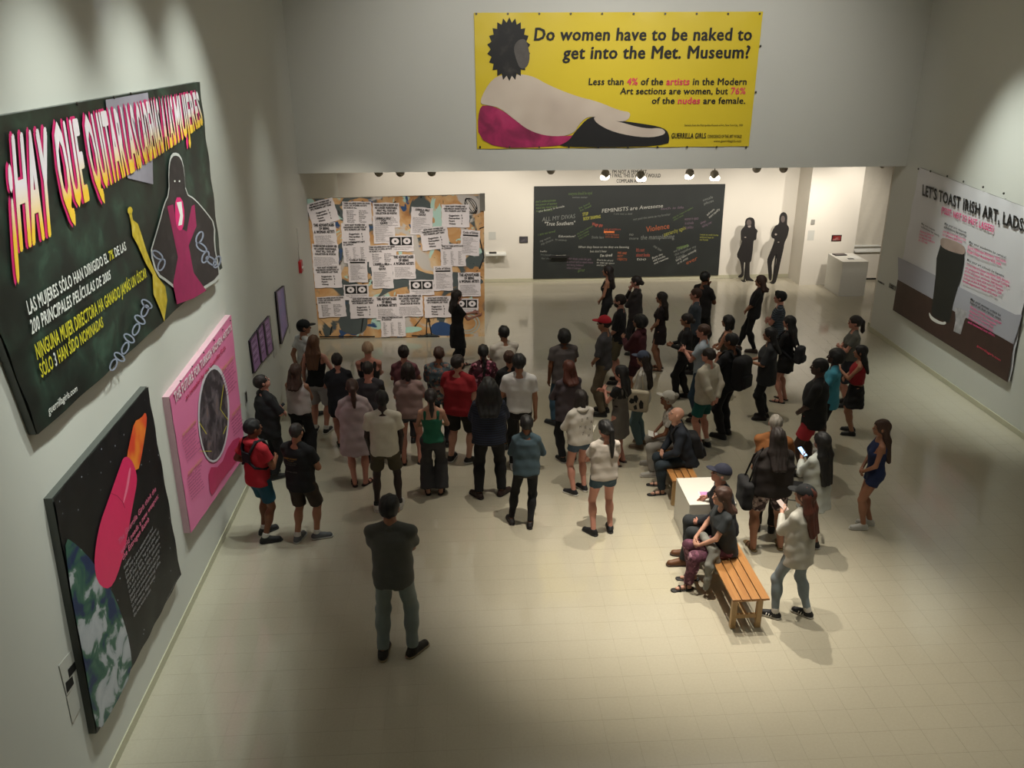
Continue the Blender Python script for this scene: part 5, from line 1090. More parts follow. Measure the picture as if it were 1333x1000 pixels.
# --- left group
pf(1, 'person in bright red hooded top, chest harness and teal shorts by the pink poster', (346, 700), 1.72, face=-38, fat=1.02, sk='brown', top=('tee', '#a91f2b', None, {'hood': 1, 'hoodc': '#a91f2b'}), bot=('shorts', '#17495a'), shoes=('sneaker', '#141414', '#1b1b1b'), hair=('crop', 'black'), arms=(((.16, .10, 1.02), (1, -.8, -.3)), 'hold'), head=-18, stance=((-.10, .10), (.10, -.04)), toes=(-10, -40), socks='#b8b4ac')
J = P[1]; bp = empty('chest_harness', (J['root'].location.x, J['root'].location.y, 0), J['root'].rotation_euler.z, 'black strapped harness across the back of the red hooded top', 'harness'); s = J['s']; hm = cloth('#17161a')
for sd in (-1, 1): tube('harness_strap', [tuple(np.array(p)*s) for p in ((sd*.02, -.142, 1.24), (sd*.085, -.13, 1.36), (sd*.11, -.06, 1.475), (sd*.115, .05, 1.46), (sd*.12, .13, 1.32))], .022*s, hm, bp, 6)
box('back_panel', (-.075*s, .075*s, -.165*s, -.135*s, 1.19*s, 1.34*s), hm, bp, bevel=.02); tube('harness_strap', [tuple(np.array(p)*s) for p in ((.02, -.150, 1.22), (.12, -.12, 1.13), (.185, .0, 1.09), (.14, .12, 1.10))], .018*s, hm, bp, 6); tube('harness_strap', [tuple(np.array(p)*s) for p in ((-.02, -.150, 1.22), (-.12, -.12, 1.13), (-.185, .0, 1.09), (-.14, .12, 1.10))], .018*s, hm, bp, 6)
pf(2, 'person in black tee with small back print, brown cargo shorts and grey sneakers', (400, 702), 1.68, face=-22, fat=1.12, sk='tan', top=('tee', '#101113', None, {'hem': .80}), bot=('long_shorts', '#33291f'), shoes=('sneaker', '#55585c', '#b4b4ae'), hair=('buzz', 'dark'), arms=('belly', 'hold'), stance=((-.09, -.05), (.12, .10)), toes=(5, -55), socks='#c9c6be')
J = P[2]; s = J['s']; fr_ = lambda y0: -.150*s
for t, zt, hgt, w, c in (('SANDY FOREST', 1.335, .022, .20, '#a07a28'), ('TOUR CREW', 1.30, .016, .10, '#7a5f22'), ('ALL SUMMER LONG\nROAD AND RIVER', 1.27, .045, .17, '#4c4c44'), ('EAST WEST NORTH', 1.14, .02, .16, '#5c5c55')):
    o = text_mesh(t, lambda a, b: np.array(((a-.5)*w, -(.188+.012*(1-abs(a-.5)*2)), zt-hgt+hgt*b))*s, [mat('shirt_print', c, .8, var=0)], 'shirt_print', J['root'], .02)
ph(3, 'person with short dark hair, glasses and baggy black clothes looking down by the wall', (342, 489), 1.66, face=-55, fat=1.22, sex='f', sk='rosy', top=('loose', '#141416', None, {'slv': 'half', 'hem': .74}), bot=('trousers', '#121214'), hair=('crop', 'dark'), arms=('belly', 'belly'), head=-10, nod=-25, glasses=True)
held_box(P[3], 1, 'phone', 'black phone in the hands of the person in baggy black clothes', 'phone', (.07, .14, .009), phonem, rot=(35, 0, 0), screen=mat('dark_screen', '#1d2430', .2, var=0))
ph(4, 'person with reddish brown hair, white sleeveless top and black trousers', (384, 476), 1.63, face=-15, sex='f', fat=1.05, sk='tan', top=('tee', '#b9aeab', None, {'hem': .92, 'slv': 'none'}), bot=('wide', '#0d0d0f'), shoes=('shoe', '#111'), hair=('long', 'brown', .24), arms=('belly', 'crossed'))
ph(5, 'person in black cap and white tee with arms behind the back, nearest the corner', (394, 419), 1.74, face=-48, sk='tan', top=('tee', '#c9c9c6'), bot=('long_shorts', '#b3aeb0'), shoes=('sneaker', '#111', '#333'), hair=('crop', 'black'), arms=('behind', 'behind'), head=-30, capd=('#0f0f10',))
pf(6, 'person with very long light brown hair, black camisole and pale knee shorts', (419, 562), 1.71, face=-12, sex='f', fat=1.1, sk='rosy', top=('tank', '#0c0c0d', None, {'back': 1.24}), bot=('long_shorts', '#a8a2a5'), shoes=('sneaker', '#15151a', '#d0cdc6'), hair=('long', 'lightbrown', .38), arms=('down', 'hip'), socks='#c9c6be')
pf(7, 'person with short quiffed hair, long charcoal tee and black and white sneakers', (448, 581), 1.60, face=12, sex='f', fat=1.14, sk='rosy', top=('tee', '#22232a', None, {'hem': .66, 'flare': 1.02}), bot=('shorts', '#111114'), shoes=('sneaker', '#131316', '#c4c1ba'), hair=('short', 'dark'), arms=('belly', 'belly'), toes=(10, -30), stance=((-.06, 0), (.12, .04)))
ph(8, 'person with short fair hair and bare upper back in a low black top', (478, 447), 1.70, face=2, sex='f', fat=1.2, sk='rosy', top=('tank', '#161416', None, {'back': 1.12, 'hem': .84}), bot=('trousers', '#1a1a1c'), hair=('crop', 'fair'), arms=('crossed', 'crossed'))
ph(9, 'person with short dark hair and dark grey tee, close behind the fair-haired one', (478, 473), 1.66, face=-4, fat=1.05, sk='rosy', top=('tee', '#37353a', None, {'neck': .085}), bot=('trousers', '#1d1f24'), hair=('crop', 'dark'), arms=('crossed', 'crossed'))
pf(10, 'person with brown ponytail and long cream tunic over black shorts', (468, 630), 1.67, face=8, sex='f', fat=1.15, sk='rosy', top=('loose', '#a9989a', None, {'hem': .56, 'slv': 'half', 'flare': 1.12}), bot=('shorts', '#131214'), shoes=('sandal', '#2a1a16'), hair=('pony', 'brown', .26), arms=('belly', 'belly'), toes=(5, -45), stance=((-.07, 0), (.10, 0)))
pf(11, 'person in plain white tee, olive shorts and white sneakers, arms hanging', (506, 662), 1.79, face=2, fat=1.04, sk='deep', top=('tee', '#c7c1b2', None, {'hem': .86}), bot=('shorts', '#453e2d'), shoes=('sneaker', '#b9b4aa', '#c6c1b8'), hair=('crop', 'black'), arms=('pocket', 'pocket'), head=8, stance=((-.15, 0), (.15, .04)), socks='#1c1c1c')
ph(12, 'person with dark cropped hair and a mauve tee, farther from the camera', (525, 452), 1.66, face=-3, sex='f', fat=1.05, sk='rosy', top=('tee', '#6b4047'), bot=('trousers', '#1c1a1f'), hair=('bun', 'dark'), arms=('belly', 'belly'))
pf(13, 'person with dark brown bob, dusty pink blouse, grey denim shorts and black sandals', (537, 602), 1.66, face=0, sex='f', fat=1.12, sk='rosy', top=('shirt', '#8d7470', None, {'hem': .84}), bot=('short_shorts', '#3b4148'), shoes=('sandal', '#161214'), hair=('bob', 'dark'), arms=('belly', 'belly'), stance=((-.13, 0), (.13, .02)))
pf(14, 'person with dark ponytail, green tank top and long dark grey wide trousers', (566, 641), 1.62, face=0, sex='f', fat=1.06, sk='light', top=('tank', '#1c6049', None, {'back': 1.30, 'hem': .90}), bot=('wide', '#39383a'), shoes=('sandal', '#151515'), hair=('pony', 'dark', .25), arms=('belly', 'belly'))
pf(15, 'large person in red tee and black basketball shorts stepping sideways', (600, 600), 1.77, face=-25, fat=1.32, sk='light', top=('tee', '#86121c', None, {'hem': .82}), bot=('long_shorts', '#121212'), shoes=('sneaker', '#141414', '#d2cfc8'), hair=('crop', 'dark'), arms=(((.2, .12, .9), (1, -.5, 0)), 'down'), head=-22, nod=-8, stance=((-.14, -.02), (.14, .03)), toes=(5, -45), beard=True)
J = P[15]; p = hand_at(J, 1, .05); r_ = empty('drawstring_bag', (p.x, p.y, p.z-.34), J['root'].rotation_euler.z+R(-25), 'dark bag with a lime green edge hanging beside the red tee', 'bag')
box('bag_body', (-.12, .12, -.03, .03, 0, .27), cloth('#17181a'), r_, bevel=.02); box('lime_edge', (-.15, -.121, -.035, .035, 0, .27), cloth('#7fae3a'), r_, bevel=.005); tube('cord', [(-.1, 0, .27), (0, 0, .37), (.1, 0, .27)], .006, cloth('#4a4c30'), r_, 5)
ph(16, 'person in patterned grey and pink camp shirt behind the red tee', (571, 453.5), 1.69, face=-8, fat=1.12, sk='tan', top=('shirt', ('#43525a', '#7c5a52', '#2c3338', '#6f7a6c'), 'floral', {'slv': 'half'}), bot=('trousers', '#1f1f24'), hair=('crop', 'brown'), arms=('belly', 'belly'))
ph(17, 'person with long black braid and dark floral blouse with pink blossoms', (629, 451), 1.65, face=3, sex='f', fat=1.05, sk='tan', top=('shirt', ('#3a1420', '#4a1526', '#9c4f66', '#c08a96'), 'floral'), bot=('trousers', '#101014'), hair=('braid', 'black', .42), arms=('belly', 'belly'))
ph(18, 'tall person in white tee with arms folded, farthest right of the rear middle', (656, 426), 1.76, face=18, fat=1.08, sk='tan', top=('tee', '#c5beb4', None, {'hem': .82}), bot=('trousers', '#4f4336'), shoes=('shoe', '#2a2320'), hair=('crop', 'black'), arms=('crossed', 'crossed'))
ph(19, 'brown-haired person in black almost hidden by the tall white tee with black jeans', (663, 459), 1.65, face=10, sex='f', fat=1.0, sk='tan', top=('long', '#0f0f12'), bot=('trousers', '#3a3430'), hair=('bun', 'brown'), arms=('belly', 'belly'))
pf(20, 'tall person with black hair, white tee, slim black jeans and white-trimmed sneakers', (676, 609), 1.86, face=-3, fat=.98, sk='tan', top=('tee', '#c9c7c6', None, {'hem': .90}), bot=('trousers', '#0e0f12'), shoes=('sneaker', '#c5c3bf', '#d0cec9', '#161616'), hair=('short', 'black'), arms=('hold', 'down'), stance=((-.08, 0), (.10, .06)))
held_box(P[20], 0, 'leaflet', 'folded white paper held between the white tee and the navy striped top', 'leaflet', (.16, .12, .004), paper, rot=(20, 10, 0))
pf(21, 'tall person with big bushy black hair, navy striped top, black trousers and brown shoes', (638, 646), 1.84, face=0, sex='f', fat=1.20, sk='brown', top=('shirt', ('#141826', '#232b40'), 'stripe', {'slv': 'half', 'hem': .84}), bot=('trousers', '#0b0b0e'), shoes=('shoe', '#2a1712', '#1a100c'), hair=('bushylong', 'black', .30), arms=('belly', 'belly'), toes=(38, -42), stance=((-.15, 0), (.16, .06)))
pf(22, 'person in blue denim shirt and black leggings with low dark ponytail', (685, 682), 1.61, face=-6, sex='f', fat=1.0, sk='brown', top=('shirt', '#3a4c55', None, {'slv': 'long', 'hem': .86, 'collar': 1}), bot=('leggings', '#0c0d10'), shoes=('shoe', '#1a1413', '#1a1413'), hair=('short', 'black'), arms=('belly', 'belly'), stance=((-.22, .04), (.06, -.06)), toes=(20, -3), head=12)
pf(23, 'person with round black hair, grey tee and blue jeans, legs apart', (732, 551), 1.70, face=10, fat=1.12, sk='brown', top=('tee', '#514a4a', None, {'hem': .80}), bot=('trousers', '#2c4658'), shoes=('shoe', '#22262a'), hair=('afro', 'black'), arms=('down', 'belly'), toes=(35, -20), stance=((-.16, 0), (.12, -.02)))
pf(24, 'person with auburn shoulder-length hair and mauve grey sweater', (738, 599), 1.66, face=20, sex='f', fat=1.1, sk='tan', top=('sweater', '#4b4248', None, {'hem': .76}), bot=('trousers', '#1c1c22'), shoes=('sneaker', '#121214', '#bcb8b0'), hair=('long', 'auburn', .20), arms=('belly', 'belly'))
pf(25, 'person in white hooded sweatshirt printed with letters and frayed denim shorts', (753, 640), 1.60, face=22, sex='f', fat=1.05, sk='rosy', top=('hoodie', '#bcb6ac', None, {'hem': .88}), bot=('short_shorts', '#3f5264'), shoes=('sneaker', '#15151a', '#c9c6be'), hair=('bob', 'dark'), arms=('belly', 'belly'), toes=(30, 10), stance=((-.12, -.02), (.10, .04)))
J = P[25]; s = J['s']
for i, (ch, px, pz) in enumerate((('D', -.06, 1.30), ('R', .03, 1.31), ('A', .10, 1.24), ('M', -.09, 1.19), ('E', .00, 1.17), ('N', .08, 1.12), ('Z', -.04, 1.07), ('H', .06, 1.02))):
    o = text_mesh(ch, lambda a, b: np.array((px+(a-.5)*.032, -(.163-.22*px*px), pz+.045*b))*s, [mat('hoodie_letter', '#6f6862', .8, var=0)], 'hoodie_letter', J['root'], .02)
pf(26, 'person with long black ponytail, white tee, denim shorts and black sneakers', (783, 692), 1.63, face=8, sex='f', fat=1.03, sk='rosy', top=('tee', '#b9b0a6', None, {'hem': .88}), bot=('short_shorts', '#334a58'), shoes=('sneaker', '#101013', '#2b2b2e'), hair=('pony', 'black', .36), arms=('belly', 'belly'), head=22, toes=(35, -8), stance=((-.14, -.02), (.12, .02)))
# --- centre right group
pf(27, 'person in red cap, grey tee and khaki trousers with hands held in front', (783, 539), 1.80, face=68, fat=1.0, sk='tan', top=('tee', '#3e3c3f', None, {'slv': 'half', 'hem': .86}), bot=('trousers', '#5c503f'), shoes=('shoe', '#141210'), hair=('crop', 'dark'), arms=('front', 'front'), capd=('#a01626',))
ph(28, 'person with dark hair and sleeveless black top standing nearest the chalkboard', (792, 347), 1.70, face=72, sex='f', sk='tan', top=('tank', '#14110f'), bot=('trousers', '#0d0c0d'), hair=('long', 'dark', .34), arms=('front', 'front'))
ph(29, 'bearded person in black tee and khaki shorts, behind the red cap', (808, 385), 1.76, face=70, sk='rosy', top=('tee', '#17151a', None, {'slv': 'half'}), bot=('long_shorts', '#5a523e'), shoes=('shoe', '#1d1a18'), hair=('crop', 'dark'), arms=('front', 'front'), beard=True)
ph(30, 'person in dark top with hair in a low knot, hand raised to the chin', (829, 361), 1.68, face=62, sex='f', fat=1.08, sk='rosy', top=('long', '#27201f'), bot=('trousers', '#1e1b1c'), hair=('lowbun', 'dark'), arms=('crossed', 'chin'), head=8)
ph(31, 'person in maroon hooded top with tousled black hair', (833, 412), 1.66, face=58, sk='tan', top=('hoodie', '#451821'), bot=('shorts', '#35131b'), shoes=('shoe', '#181414'), hair=('bushy', 'black'), arms=('phone', 'down'))
pf(32, 'person with long dark wavy hair and short dark dress over bare legs', (856, 481), 1.60, face=72, sex='f', sk='tan', top=('dress', '#221719', None, {'hem': .62, 'flare': 1.05, 'slv': 'short'}), bot=('none', '#000000'), shoes=('sandal', '#3b2620'), hair=('long', 'dark', .42), arms=('front', 'front'))
pf(33, 'person in blue cap with long dark hair, white top, light jeans and beige boots', (832, 581), 1.63, face=62, sex='f', sk='tan', top=('long', '#b9b4ac'), bot=('trousers', '#4d6468'), shoes=('boot', '#5a4836', '#8a7a60'), hair=('long', 'dark', .46), arms=('front', 'front'), capd=('#3c4456',))
J = P[33]; s = J['s']; rt_ = J['root']; tb = empty('tote_bag', (rt_.location.x, rt_.location.y, 0), rt_.rotation_euler.z, 'cream canvas tote bag with black print, on the shoulder of the one in blue cap', 'bag')
Gf = Field((-.40, -.23, .78), (-.18, .24, 1.18), .014); box_round(Gf, (-.285, -.01, .97), (.055, .19, .19), .04); wr(Gf, .003); V, F = Gf.mesh(); mesh_np('bag_body', V*s, F, cloth('#b6ab95'), tb)
for pts in ([(.10, .05), (.13, -.02), (.09, -.05), (.04, -.03), (.03, .04)], [(-.03, .06), (.0, .12), (.05, .10), (.05, .02), (.0, -.03)], [(-.12, .0), (-.07, .05), (-.04, -.03), (-.06, -.12), (-.12, -.10)], [(.0, -.05), (.05, -.09), (.03, -.15), (-.02, -.13)]):
    mesh_np('bag_print', [(-.345*s, (-.01+a)*s, (.97+b)*s) for a, b in pts], [tuple(range(len(pts)))], ink, tb, smooth=False)
for yy in (-.10, .09): tube('handle', [tuple(np.array(q)*s) for q in ((-.275, yy, 1.14), (-.23, yy*.5, 1.38), (-.155, yy*.3, 1.465), (-.13, yy*.3, 1.455))], .010*s, cloth('#b6ab95'), tb, 5)
pf(34, 'person with straight black hair, black tee under a grey pinafore dress', (804, 603), 1.62, face=52, sex='f', fat=.98, sk='rosy', top=('overall', '#5b5650', None, {'hem': .52, 'flare': 1.12, 'under': '#111113', 'back': 1.22}), bot=('none', '#000000'), shoes=('sandal', '#3a2620'), hair=('long', 'black', .32), arms=('phone', 'phone'), head=12)
for sd in (-1, 1): tube('pinafore_strap', [tuple(np.array(q)*P[34]['s']) for q in ((sd*.03, -.125, 1.22), (sd*.075, -.10, 1.38), (sd*.09, -.01, 1.462), (sd*.08, .10, 1.38), (sd*.07, .14, 1.26))], .012*P[34]['s'], cloth('#77726a'), P[34]['root'], 5)
# --- right group
ph(37, 'person in black shirt near the right end of the chalkboard, hand to the mouth', (918, 355), 1.80, face=-60, fat=1.05, sk='brown', top=('tee', '#171312'), bot=('trousers', '#14110f'), hair=('crop', 'black'), arms=('chin', 'crossed'))
ph(38, 'person in blue-grey tee with short reddish hair, in front of the black shirt', (907, 377), 1.72, face=70, sk='rosy', top=('tee', '#3c444d'), bot=('trousers', '#1b1a1c'), hair=('crop', 'brown'), arms=('crossed', 'crossed'))
ph(39, 'person in black fitted outfit with dark tied hair, standing with legs crossed over', (895, 410), 1.62, face=72, sex='f', fat=1.06, sk='tan', top=('long', '#141214'), bot=('trousers', '#0e0d10'), shoes=('shoe', '#0f0d0e'), hair=('lowbun', 'dark'), arms=('hold', 'hold'), stance=((-.06, .14), (.04, -.06)))
ph(40, 'person in pale blue tee with light blue jeans holding up both hands', (917, 424), 1.74, face=66, sk='rosy', top=('tee', '#9aa4ae'), bot=('trousers', '#2f4254'), shoes=('shoe', '#3a2a20'), hair=('crop', 'brown'), arms=('phone', 'phone'))
held_box(P[40], 0, 'phone', 'small black phone held by the one in pale blue tee', 'phone', (.07, .14, .009), phonem, rot=(60, 0, 0))
pf(41, 'person in oversized white shirt with hands clasped behind and teal shorts', (913, 582), 1.69, face=40, fat=1.1, sk='rosy', top=('loose', '#b9b1a0', None, {'hem': .84}), bot=('shorts', '#0f5450'), shoes=('sneaker', '#17171a', '#2a2a2c'), hair=('crop', 'dark'), arms=('behind', 'behind'), socks='#b5b0a6', head=15)
ph(42, 'person with chin-length black bob and grey sleeveless top, behind the black backpack', (949, 412), 1.62, face=60, sex='f', sk='tan', top=('tank', '#4e463c'), bot=('trousers', '#2a2622'), hair=('bob', 'black'), arms=('belly', 'belly'))
pf(43, 'person in all black with a big black backpack and black trousers', (941, 568), 1.80, face=42, fat=1.08, sk='brown', top=('tee', '#0e0e12'), bot=('trousers', '#0c0c10'), shoes=('shoe', '#0f0f12'), hair=('crop', 'black'), arms=('strap', 'belly'), head=10, stance=((-.10, 0), (.12, .04)))
backpack(P[43], 'big rounded black backpack on the back of the person in all black', '#0f0f13', .17, .27, .11, fat=.02, z=1.15)
pf(44, 'person in black shirt and tight black jeans, leaning back with one leg forward', (976, 458), 1.66, face=66, fat=1.04, sk='tan', top=('tee', '#141213', None, {'slv': 'half', 'hem': .80}), bot=('leggings', '#0c0b0d'), shoes=('shoe', '#3a2a20', '#2a1d15'), hair=('long', 'brown', .18), arms=('front', 'front'), stance=((-.05, -.06), (.05, .30)), toes=(0, 10), lean=-.12)
ph(45, 'person with thick black hair and grey-blue striped tee, arms folded', (1017, 381), 1.70, face=68, sk='rosy', top=('tee', ('#1f242c', '#4e5a66'), 'stripe'), bot=('trousers', '#15151a'), shoes=('shoe', '#33241c'), hair=('quiff', 'black'), arms=('crossed', 'crossed'))
pf(46, 'person with very long black hair and black dress, carrying a dark patterned knapsack', (1016, 522), 1.62, face=50, sex='f', fat=1.08, sk='rosy', top=('dress', '#0d0c0e', None, {'hem': .64, 'flare': 1.05, 'slv': 'half'}), bot=('none', '#000000'), shoes=('sandal', '#17120f'), hair=('long', 'black', .40), arms=('belly', 'belly'))
backpack(P[46], 'dark grey patterned knapsack behind the very long black hair', '#232327', .13, .17, .08, z=1.02, fat=.06)
pf(47, 'person in dark olive grey shirt with wavy black hair and black trousers, hand out', (991, 545), 1.66, face=72, sex='f', fat=1.25, sk='tan', top=('shirt', '#26272a', None, {'hem': .72, 'slv': 'half'}), bot=('trousers', '#0d0d10'), shoes=('shoe', '#1a1210'), hair=('long', 'black', .30), arms=('hold', 'hold'), stance=((-.07, .02), (.07, -.02)))
ph(48, 'person with sunglasses, dark ponytail, grey top and dark skirt, nearest the right wall', (1115, 413), 1.68, face=78, sex='f', sk='rosy', top=('tee', '#575650', None, {'hem': .92}), bot=('skirt', '#1c1f26'), shoes=('shoe', '#141414'), hair=('pony', 'dark', .18), arms=('crossed', 'crossed'), glasses=True)
held_box(P[48], 0, 'leaflet', 'white sheets of paper held by the one with sunglasses', 'leaflet', (.24, .17, .006), paper, rot=(-8, 0, 0), up=-.06, ahead=.05)
ph(49, 'person in bright light blue tee with bushy black hair', (1089, 456.6), 1.72, face=66, fat=1.0, sk='dark', top=('tee', '#3f8ba0', None, {'hem': .78}), bot=('shorts', '#17171a'), shoes=('sneaker', '#a8a49c', '#c2beb6'), hair=('afro', 'black'), arms=('belly', 'strap'))
ph(50, 'heavy-set person in black tee and red shorts, hand held out', (1069, 469), 1.86, face=64, fat=1.30, sk='dark', top=('tee', '#0f1012', None, {'hem': .78, 'slv': 'half'}), bot=('shorts', '#a52a34'), shoes=('sneaker', '#151515', '#1c1c1c'), hair=('crop', 'black'), arms=('front', ((.26, .10, .84), (.6, -.5, 0))), stance=((-.12, .10), (.12, -.02)))
pf(51, 'person with long black hair, red top and short black skirt', (1105, 564), 1.55, face=68, sex='f', fat=1.08, sk='tan', top=('tee', '#8c141e', None, {'hem': .98, 'slv': 'none'}), bot=('skirt', '#0c0c0e', None, .58), shoes=('shoe', '#101010'), hair=('long', 'black', .34), arms=('phone', 'belly'))
ph(52, 'grey-haired older person in loose orange-brown shirt pushing a wheeled walker', (1011, 546), 1.64, face=-18, fat=1.2, sk='rosy', top=('loose', '#7d4c22', None, {'slv': 'half', 'hem': .76}), bot=('trousers', '#2a2420'), shoes=('shoe', '#1d1814'), hair=('crop', 'grey'), arms=(((-.0, .30, .95), (.8, -.5, -.5)), 'push'), lean=.12)
ph(53, 'person with very long straight black hair and sheer white blouse, lit phone in hand', (1072, 566), 1.64, face=28, sex='f', sk='tan', top=('loose', '#a9aca6', None, {'hem': .66, 'flare': 1.25}), bot=('short_shorts', '#24405e'), shoes=('sneaker', '#222226', '#b4b0a8'), hair=('long', 'black', .52), arms=('phone', 'belly'))
held_box(P[53], 0, 'phone', 'phone with bright blue screen held by the one in sheer white blouse', 'phone', (.075, .15, .009), phonem, rot=(35, 0, 0), up=.03, screen=scr)
pf(54, 'large person with long dark hair, black top, patterned shorts and gold sandals', (995, 713), 1.70, face=-2, sex='f', fat=1.38, sk='tan', top=('shirt', '#1b1310', None, {'hem': .84, 'slv': 'short', 'neck': .10}), bot=('shorts', ('#3a2a30', '#8c7a7a', '#2a1a20', '#b8a6a0'), 'floral'), shoes=('sandal', '#6a5632'), hair=('long', 'dark', .34), arms=('belly', 'belly'), stance=((-.17, 0), (.20, .02)), toes=(10, -8))
pf(55, 'person in black cap with long auburn hair, white shirt, light jeans and striped sneakers', (1028, 800), 1.66, face=30, sex='f', fat=.96, sk='light', top=('loose', '#b5b2a8', None, {'hem': .74}), bot=('leggings', '#808b90'), shoes=('sneaker', '#131316', '#c9c5bb', '#d8d5cc'), hair=('long', 'auburn', .42), arms=('phone', 'down'), head=18, capd=('#121416',), stance=((-.20, .10), (.14, -.10)), toes=(28, 18), socks='#c9c5bd')
held_box(P[55], 0, 'phone', 'pale phone held by the person in black cap', 'phone', (.075, .15, .009), mat('phone_pale', '#b9a8a2', .4, var=0), rot=(30, 0, 0), up=.03)
pf(56, 'person alone at the right in a short blue romper and white sneakers', (1127, 686), 1.58, face=76, sex='f', fat=1.06, sk='tan', top=('tank', '#1c2950', None, {'hem': .92, 'back': 1.26}), bot=('short_shorts', '#1b284e'), shoes=('sneaker', '#b5b3ac', '#c2c0b8'), hair=('long', 'brown', .46), arms=('front', 'front'), stance=((-.08, .10), (.07, -.02)))
# --- front and speaker
pf(59, 'person standing alone in front with grey short-sleeved shirt and pale grey jeans', (519, 851), 1.92, face=-3, fat=1.02, sk='tan', top=('shirt', '#50514d', None, {'hem': .84, 'collar': 1}), bot=('trousers', '#77817f'), shoes=('shoe', '#1c1712', '#8a7a5e'), hair=('short', 'black'), arms=('crossed', 'crossed'), stance=((-.14, -.02), (.14, .02)), toes=(-4, -38), head=-14)
pf(60, 'speaker with long dark hair, black knee-length dress and leggings, gesturing before the collage', (597, 481), 1.64, face=-66, sex='f', fat=1.03, sk='rosy', top=('dress', '#100e10', None, {'hem': .52, 'flare': 1.12, 'slv': 'short', 'neck': .08}), bot=('capri', '#0b0a0c'), shoes=('sandal', '#161012'), hair=('long', 'dark', .30), arms=('speak', 'speak'), stance=((-.14, .18), (.12, -.16)), toes=(6, -10))
# --- seated
P[36] = person('seated older person with shaved pinkish head and navy jacket on the rear bench', 3.14, 11.20, .96, face=88, sk='light', fat=1.10, top=('sweater', '#161c26'), bot=('trousers', '#1d2830'), shoes=('sandal', '#140f0d'), hair=('none', 'grey'), arms=('lap', 'lap'), sit=True, lean=.30, nod=-15, stance=((-.03, .02), (.04, -.02)))
backpack(P[36], 'soft black knapsack worn by the seated person with the shaved head', '#101014', .15, .20, .09, fat=-.02, z=1.12, straps=True, lean=.30)
P[35] = person('seated person in white cap and pale printed top on the rear bench', 3.12, 11.78, .95, face=80, sex='f', sk='brown', top=('tee', ('#a39c92', '#b9b3a8', '#7a736c', '#c4bfb6'), 'floral'), bot=('trousers', '#8f8b84'), shoes=('sneaker', '#a8a49c', '#b4b0a8'), hair=('bun', 'grey'), arms=('lap', 'lap'), sit=True, lean=.25, capd=('#b9b5ac',), nod=-12)
held_box(P[35], 0, 'leaflet', 'grey-white leaflet on the lap of the seated one in white cap', 'leaflet', (.20, .15, .004), paper, rot=(15, 0, 0), up=.05)
P[57] = person('seated person in navy cap, navy jacket and tan boots on the front bench', 3.16, 9.30, 1.0, face=84, sk='rosy', fat=1.08, top=('sweater', '#15161f'), bot=('trousers', '#26292b'), shoes=('boot', '#5f3a1e', '#3a2414'), hair=('crop', 'grey'), arms=('lap', ((.44, .12, 1.06), (.8, -.6, -.6))), sit=True, lean=.16, capd=('#191b2c',), nod=-14, glasses=True, stance=((.0, .14), (.0, .06)))
P[58] = person('seated person in dark grey dress and pink patterned trousers on the front bench', 3.02, 8.82, .95, face=90, sex='f', sk='light', fat=1.12, top=('tee', '#2d3133', None, {'slv': 'short'}), bot=('trousers', ('#4e2937', '#6f4153', '#5c3244', '#9a7480'), 'floral'), shoes=('sandal', '#15100e'), hair=('long', 'brown', .18), arms=('lap', 'lap'), sit=True, lean=.12, stance=((.0, .10), (.0, -.02)))
# grey cardigan over the lap
J = P[58]; s = J['s']; cd = empty('cardigan', (J['root'].location.x, J['root'].location.y, 0), J['root'].rotation_euler.z, 'light grey cardigan draped over the lap and hanging at the bench edge', 'clothing')
Gf = Field((-.46, .02, .05), (.24, .52, .78), .014)
Gf.cap((-.16, .22, .655), (.12, .26, .66), .055, .05, .04); Gf.cap((-.20, .20, .64), (-.27, .26, .45), .055, .05, .04); Gf.cap((-.27, .26, .45), (-.28, .28, .14), .05, .04, .03); Gf.cap((-.20, .16, .62), (-.25, .14, .35), .045, .03, .03); wr(Gf, .008, 1.4); V, F = Gf.mesh(); mesh_np('cardigan_fabric', V*s, F, cloth('#77766f'), cd)
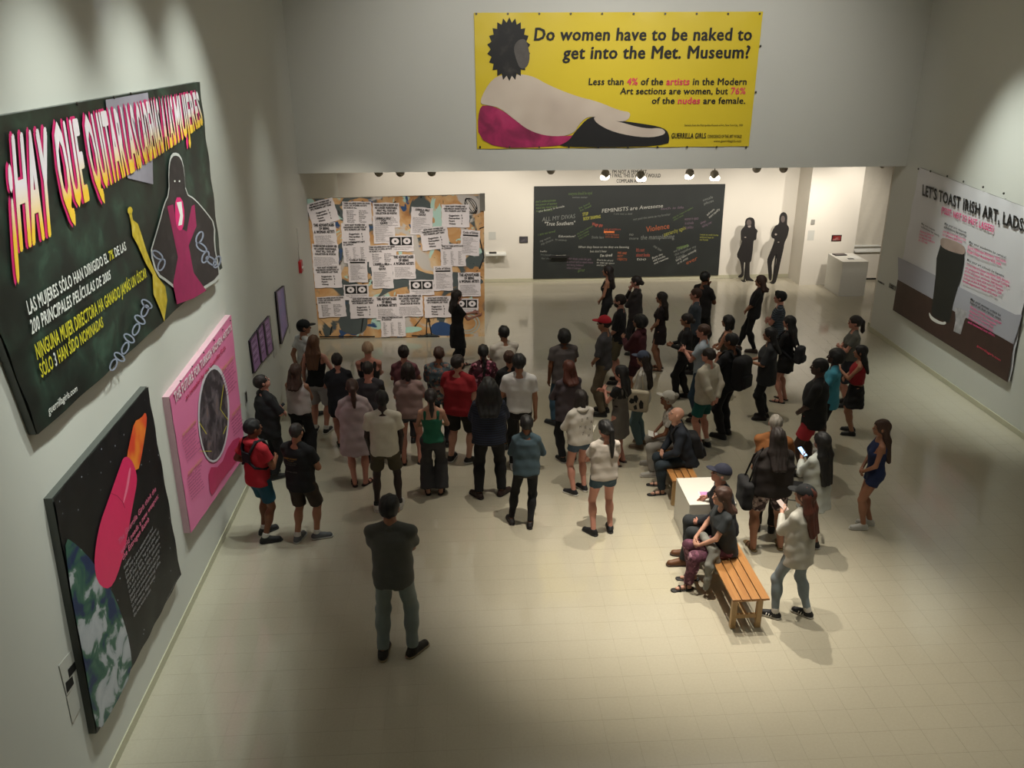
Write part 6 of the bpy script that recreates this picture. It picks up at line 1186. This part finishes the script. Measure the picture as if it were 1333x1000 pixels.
# --- wheeled walker
wk = empty('wheeled_walker', (4.42, 10.22, 0), R(-20), 'black wheeled walker between the grey-haired person and the sheer white blouse', 'walker'); bk_ = mat('walker_black', '#0f0f11', .4, var=0); sv = mat('walker_grey', '#6f706a', .35, metal=.6, var=0)
for (wx, wy) in ((-.22, -.22), (.22, -.22), (-.20, .26), (.20, .26)):
    bm = bmesh.new(); ring = [(wx, wy+.085*math.cos(a), .097+.085*math.sin(a)) for a in np.linspace(0, 2*math.pi, 17)]; add_tube(bm, ring, .014, 6, cap=False); wo = bm_obj('wheel', bm, bk_, wk, smooth=True)
    bm = bmesh.new()
    for q in range(5): a = q*2*math.pi/5; add_tube(bm, [(wx, wy, .097), (wx, wy+.08*math.cos(a), .097+.08*math.sin(a))], .007, 5)
    bm_obj('spokes', bm, bk_, wo); 
for sd in (-1, 1):
    tube('frame_tube', [(sd*.22, -.22, .10), (sd*.21, -.10, .50), (sd*.20, -.16, .92), (sd*.20, -.28, .93)], .013, bk_, wk); tube('frame_tube', [(sd*.20, .26, .10), (sd*.20, -.02, .60), (sd*.20, -.12, .78)], .013, bk_, wk)
    tube('hand_grip', [(sd*.20, -.22, .93), (sd*.20, -.35, .93)], .019, bk_, wk)
box('seat_pad', (-.19, .19, -.10, .14, .53, .56), cloth('#1a1a1c'), wk, bevel=.01); tube('cross_bar', [(-.20, .2, .22), (.20, .2, .22)], .010, sv, wk); tube('cross_bar', [(-.2, -.13, .85), (0, -.02, .87), (.2, -.13, .85)], .012, bk_, wk)
# shoulder bag of the large person in patterned shorts
J = P[54]; hb = empty('shoulder_bag', (J['root'].location.x, J['root'].location.y, 0), J['root'].rotation_euler.z, 'large black shoulder bag at the left side of the one in patterned shorts', 'bag'); s = J['s']
Gf = Field((-.48, -.28, .62), (-.20, .22, 1.10), .014); box_round(Gf, (-.35, -.03, .86), (.07, .19, .19), .05); wr(Gf, .004); V, F = Gf.mesh(); mesh_np('bag_body', V*s, F, cloth('#0f0e10'), hb); tube('handle', [tuple(np.array(q)*s) for q in ((-.34, -.12, 1.03), (-.25, -.06, 1.35), (-.17, -.01, 1.475), (-.25, .06, 1.35), (-.34, .08, 1.03))], .012*s, cloth('#0f0e10'), hb, 6)
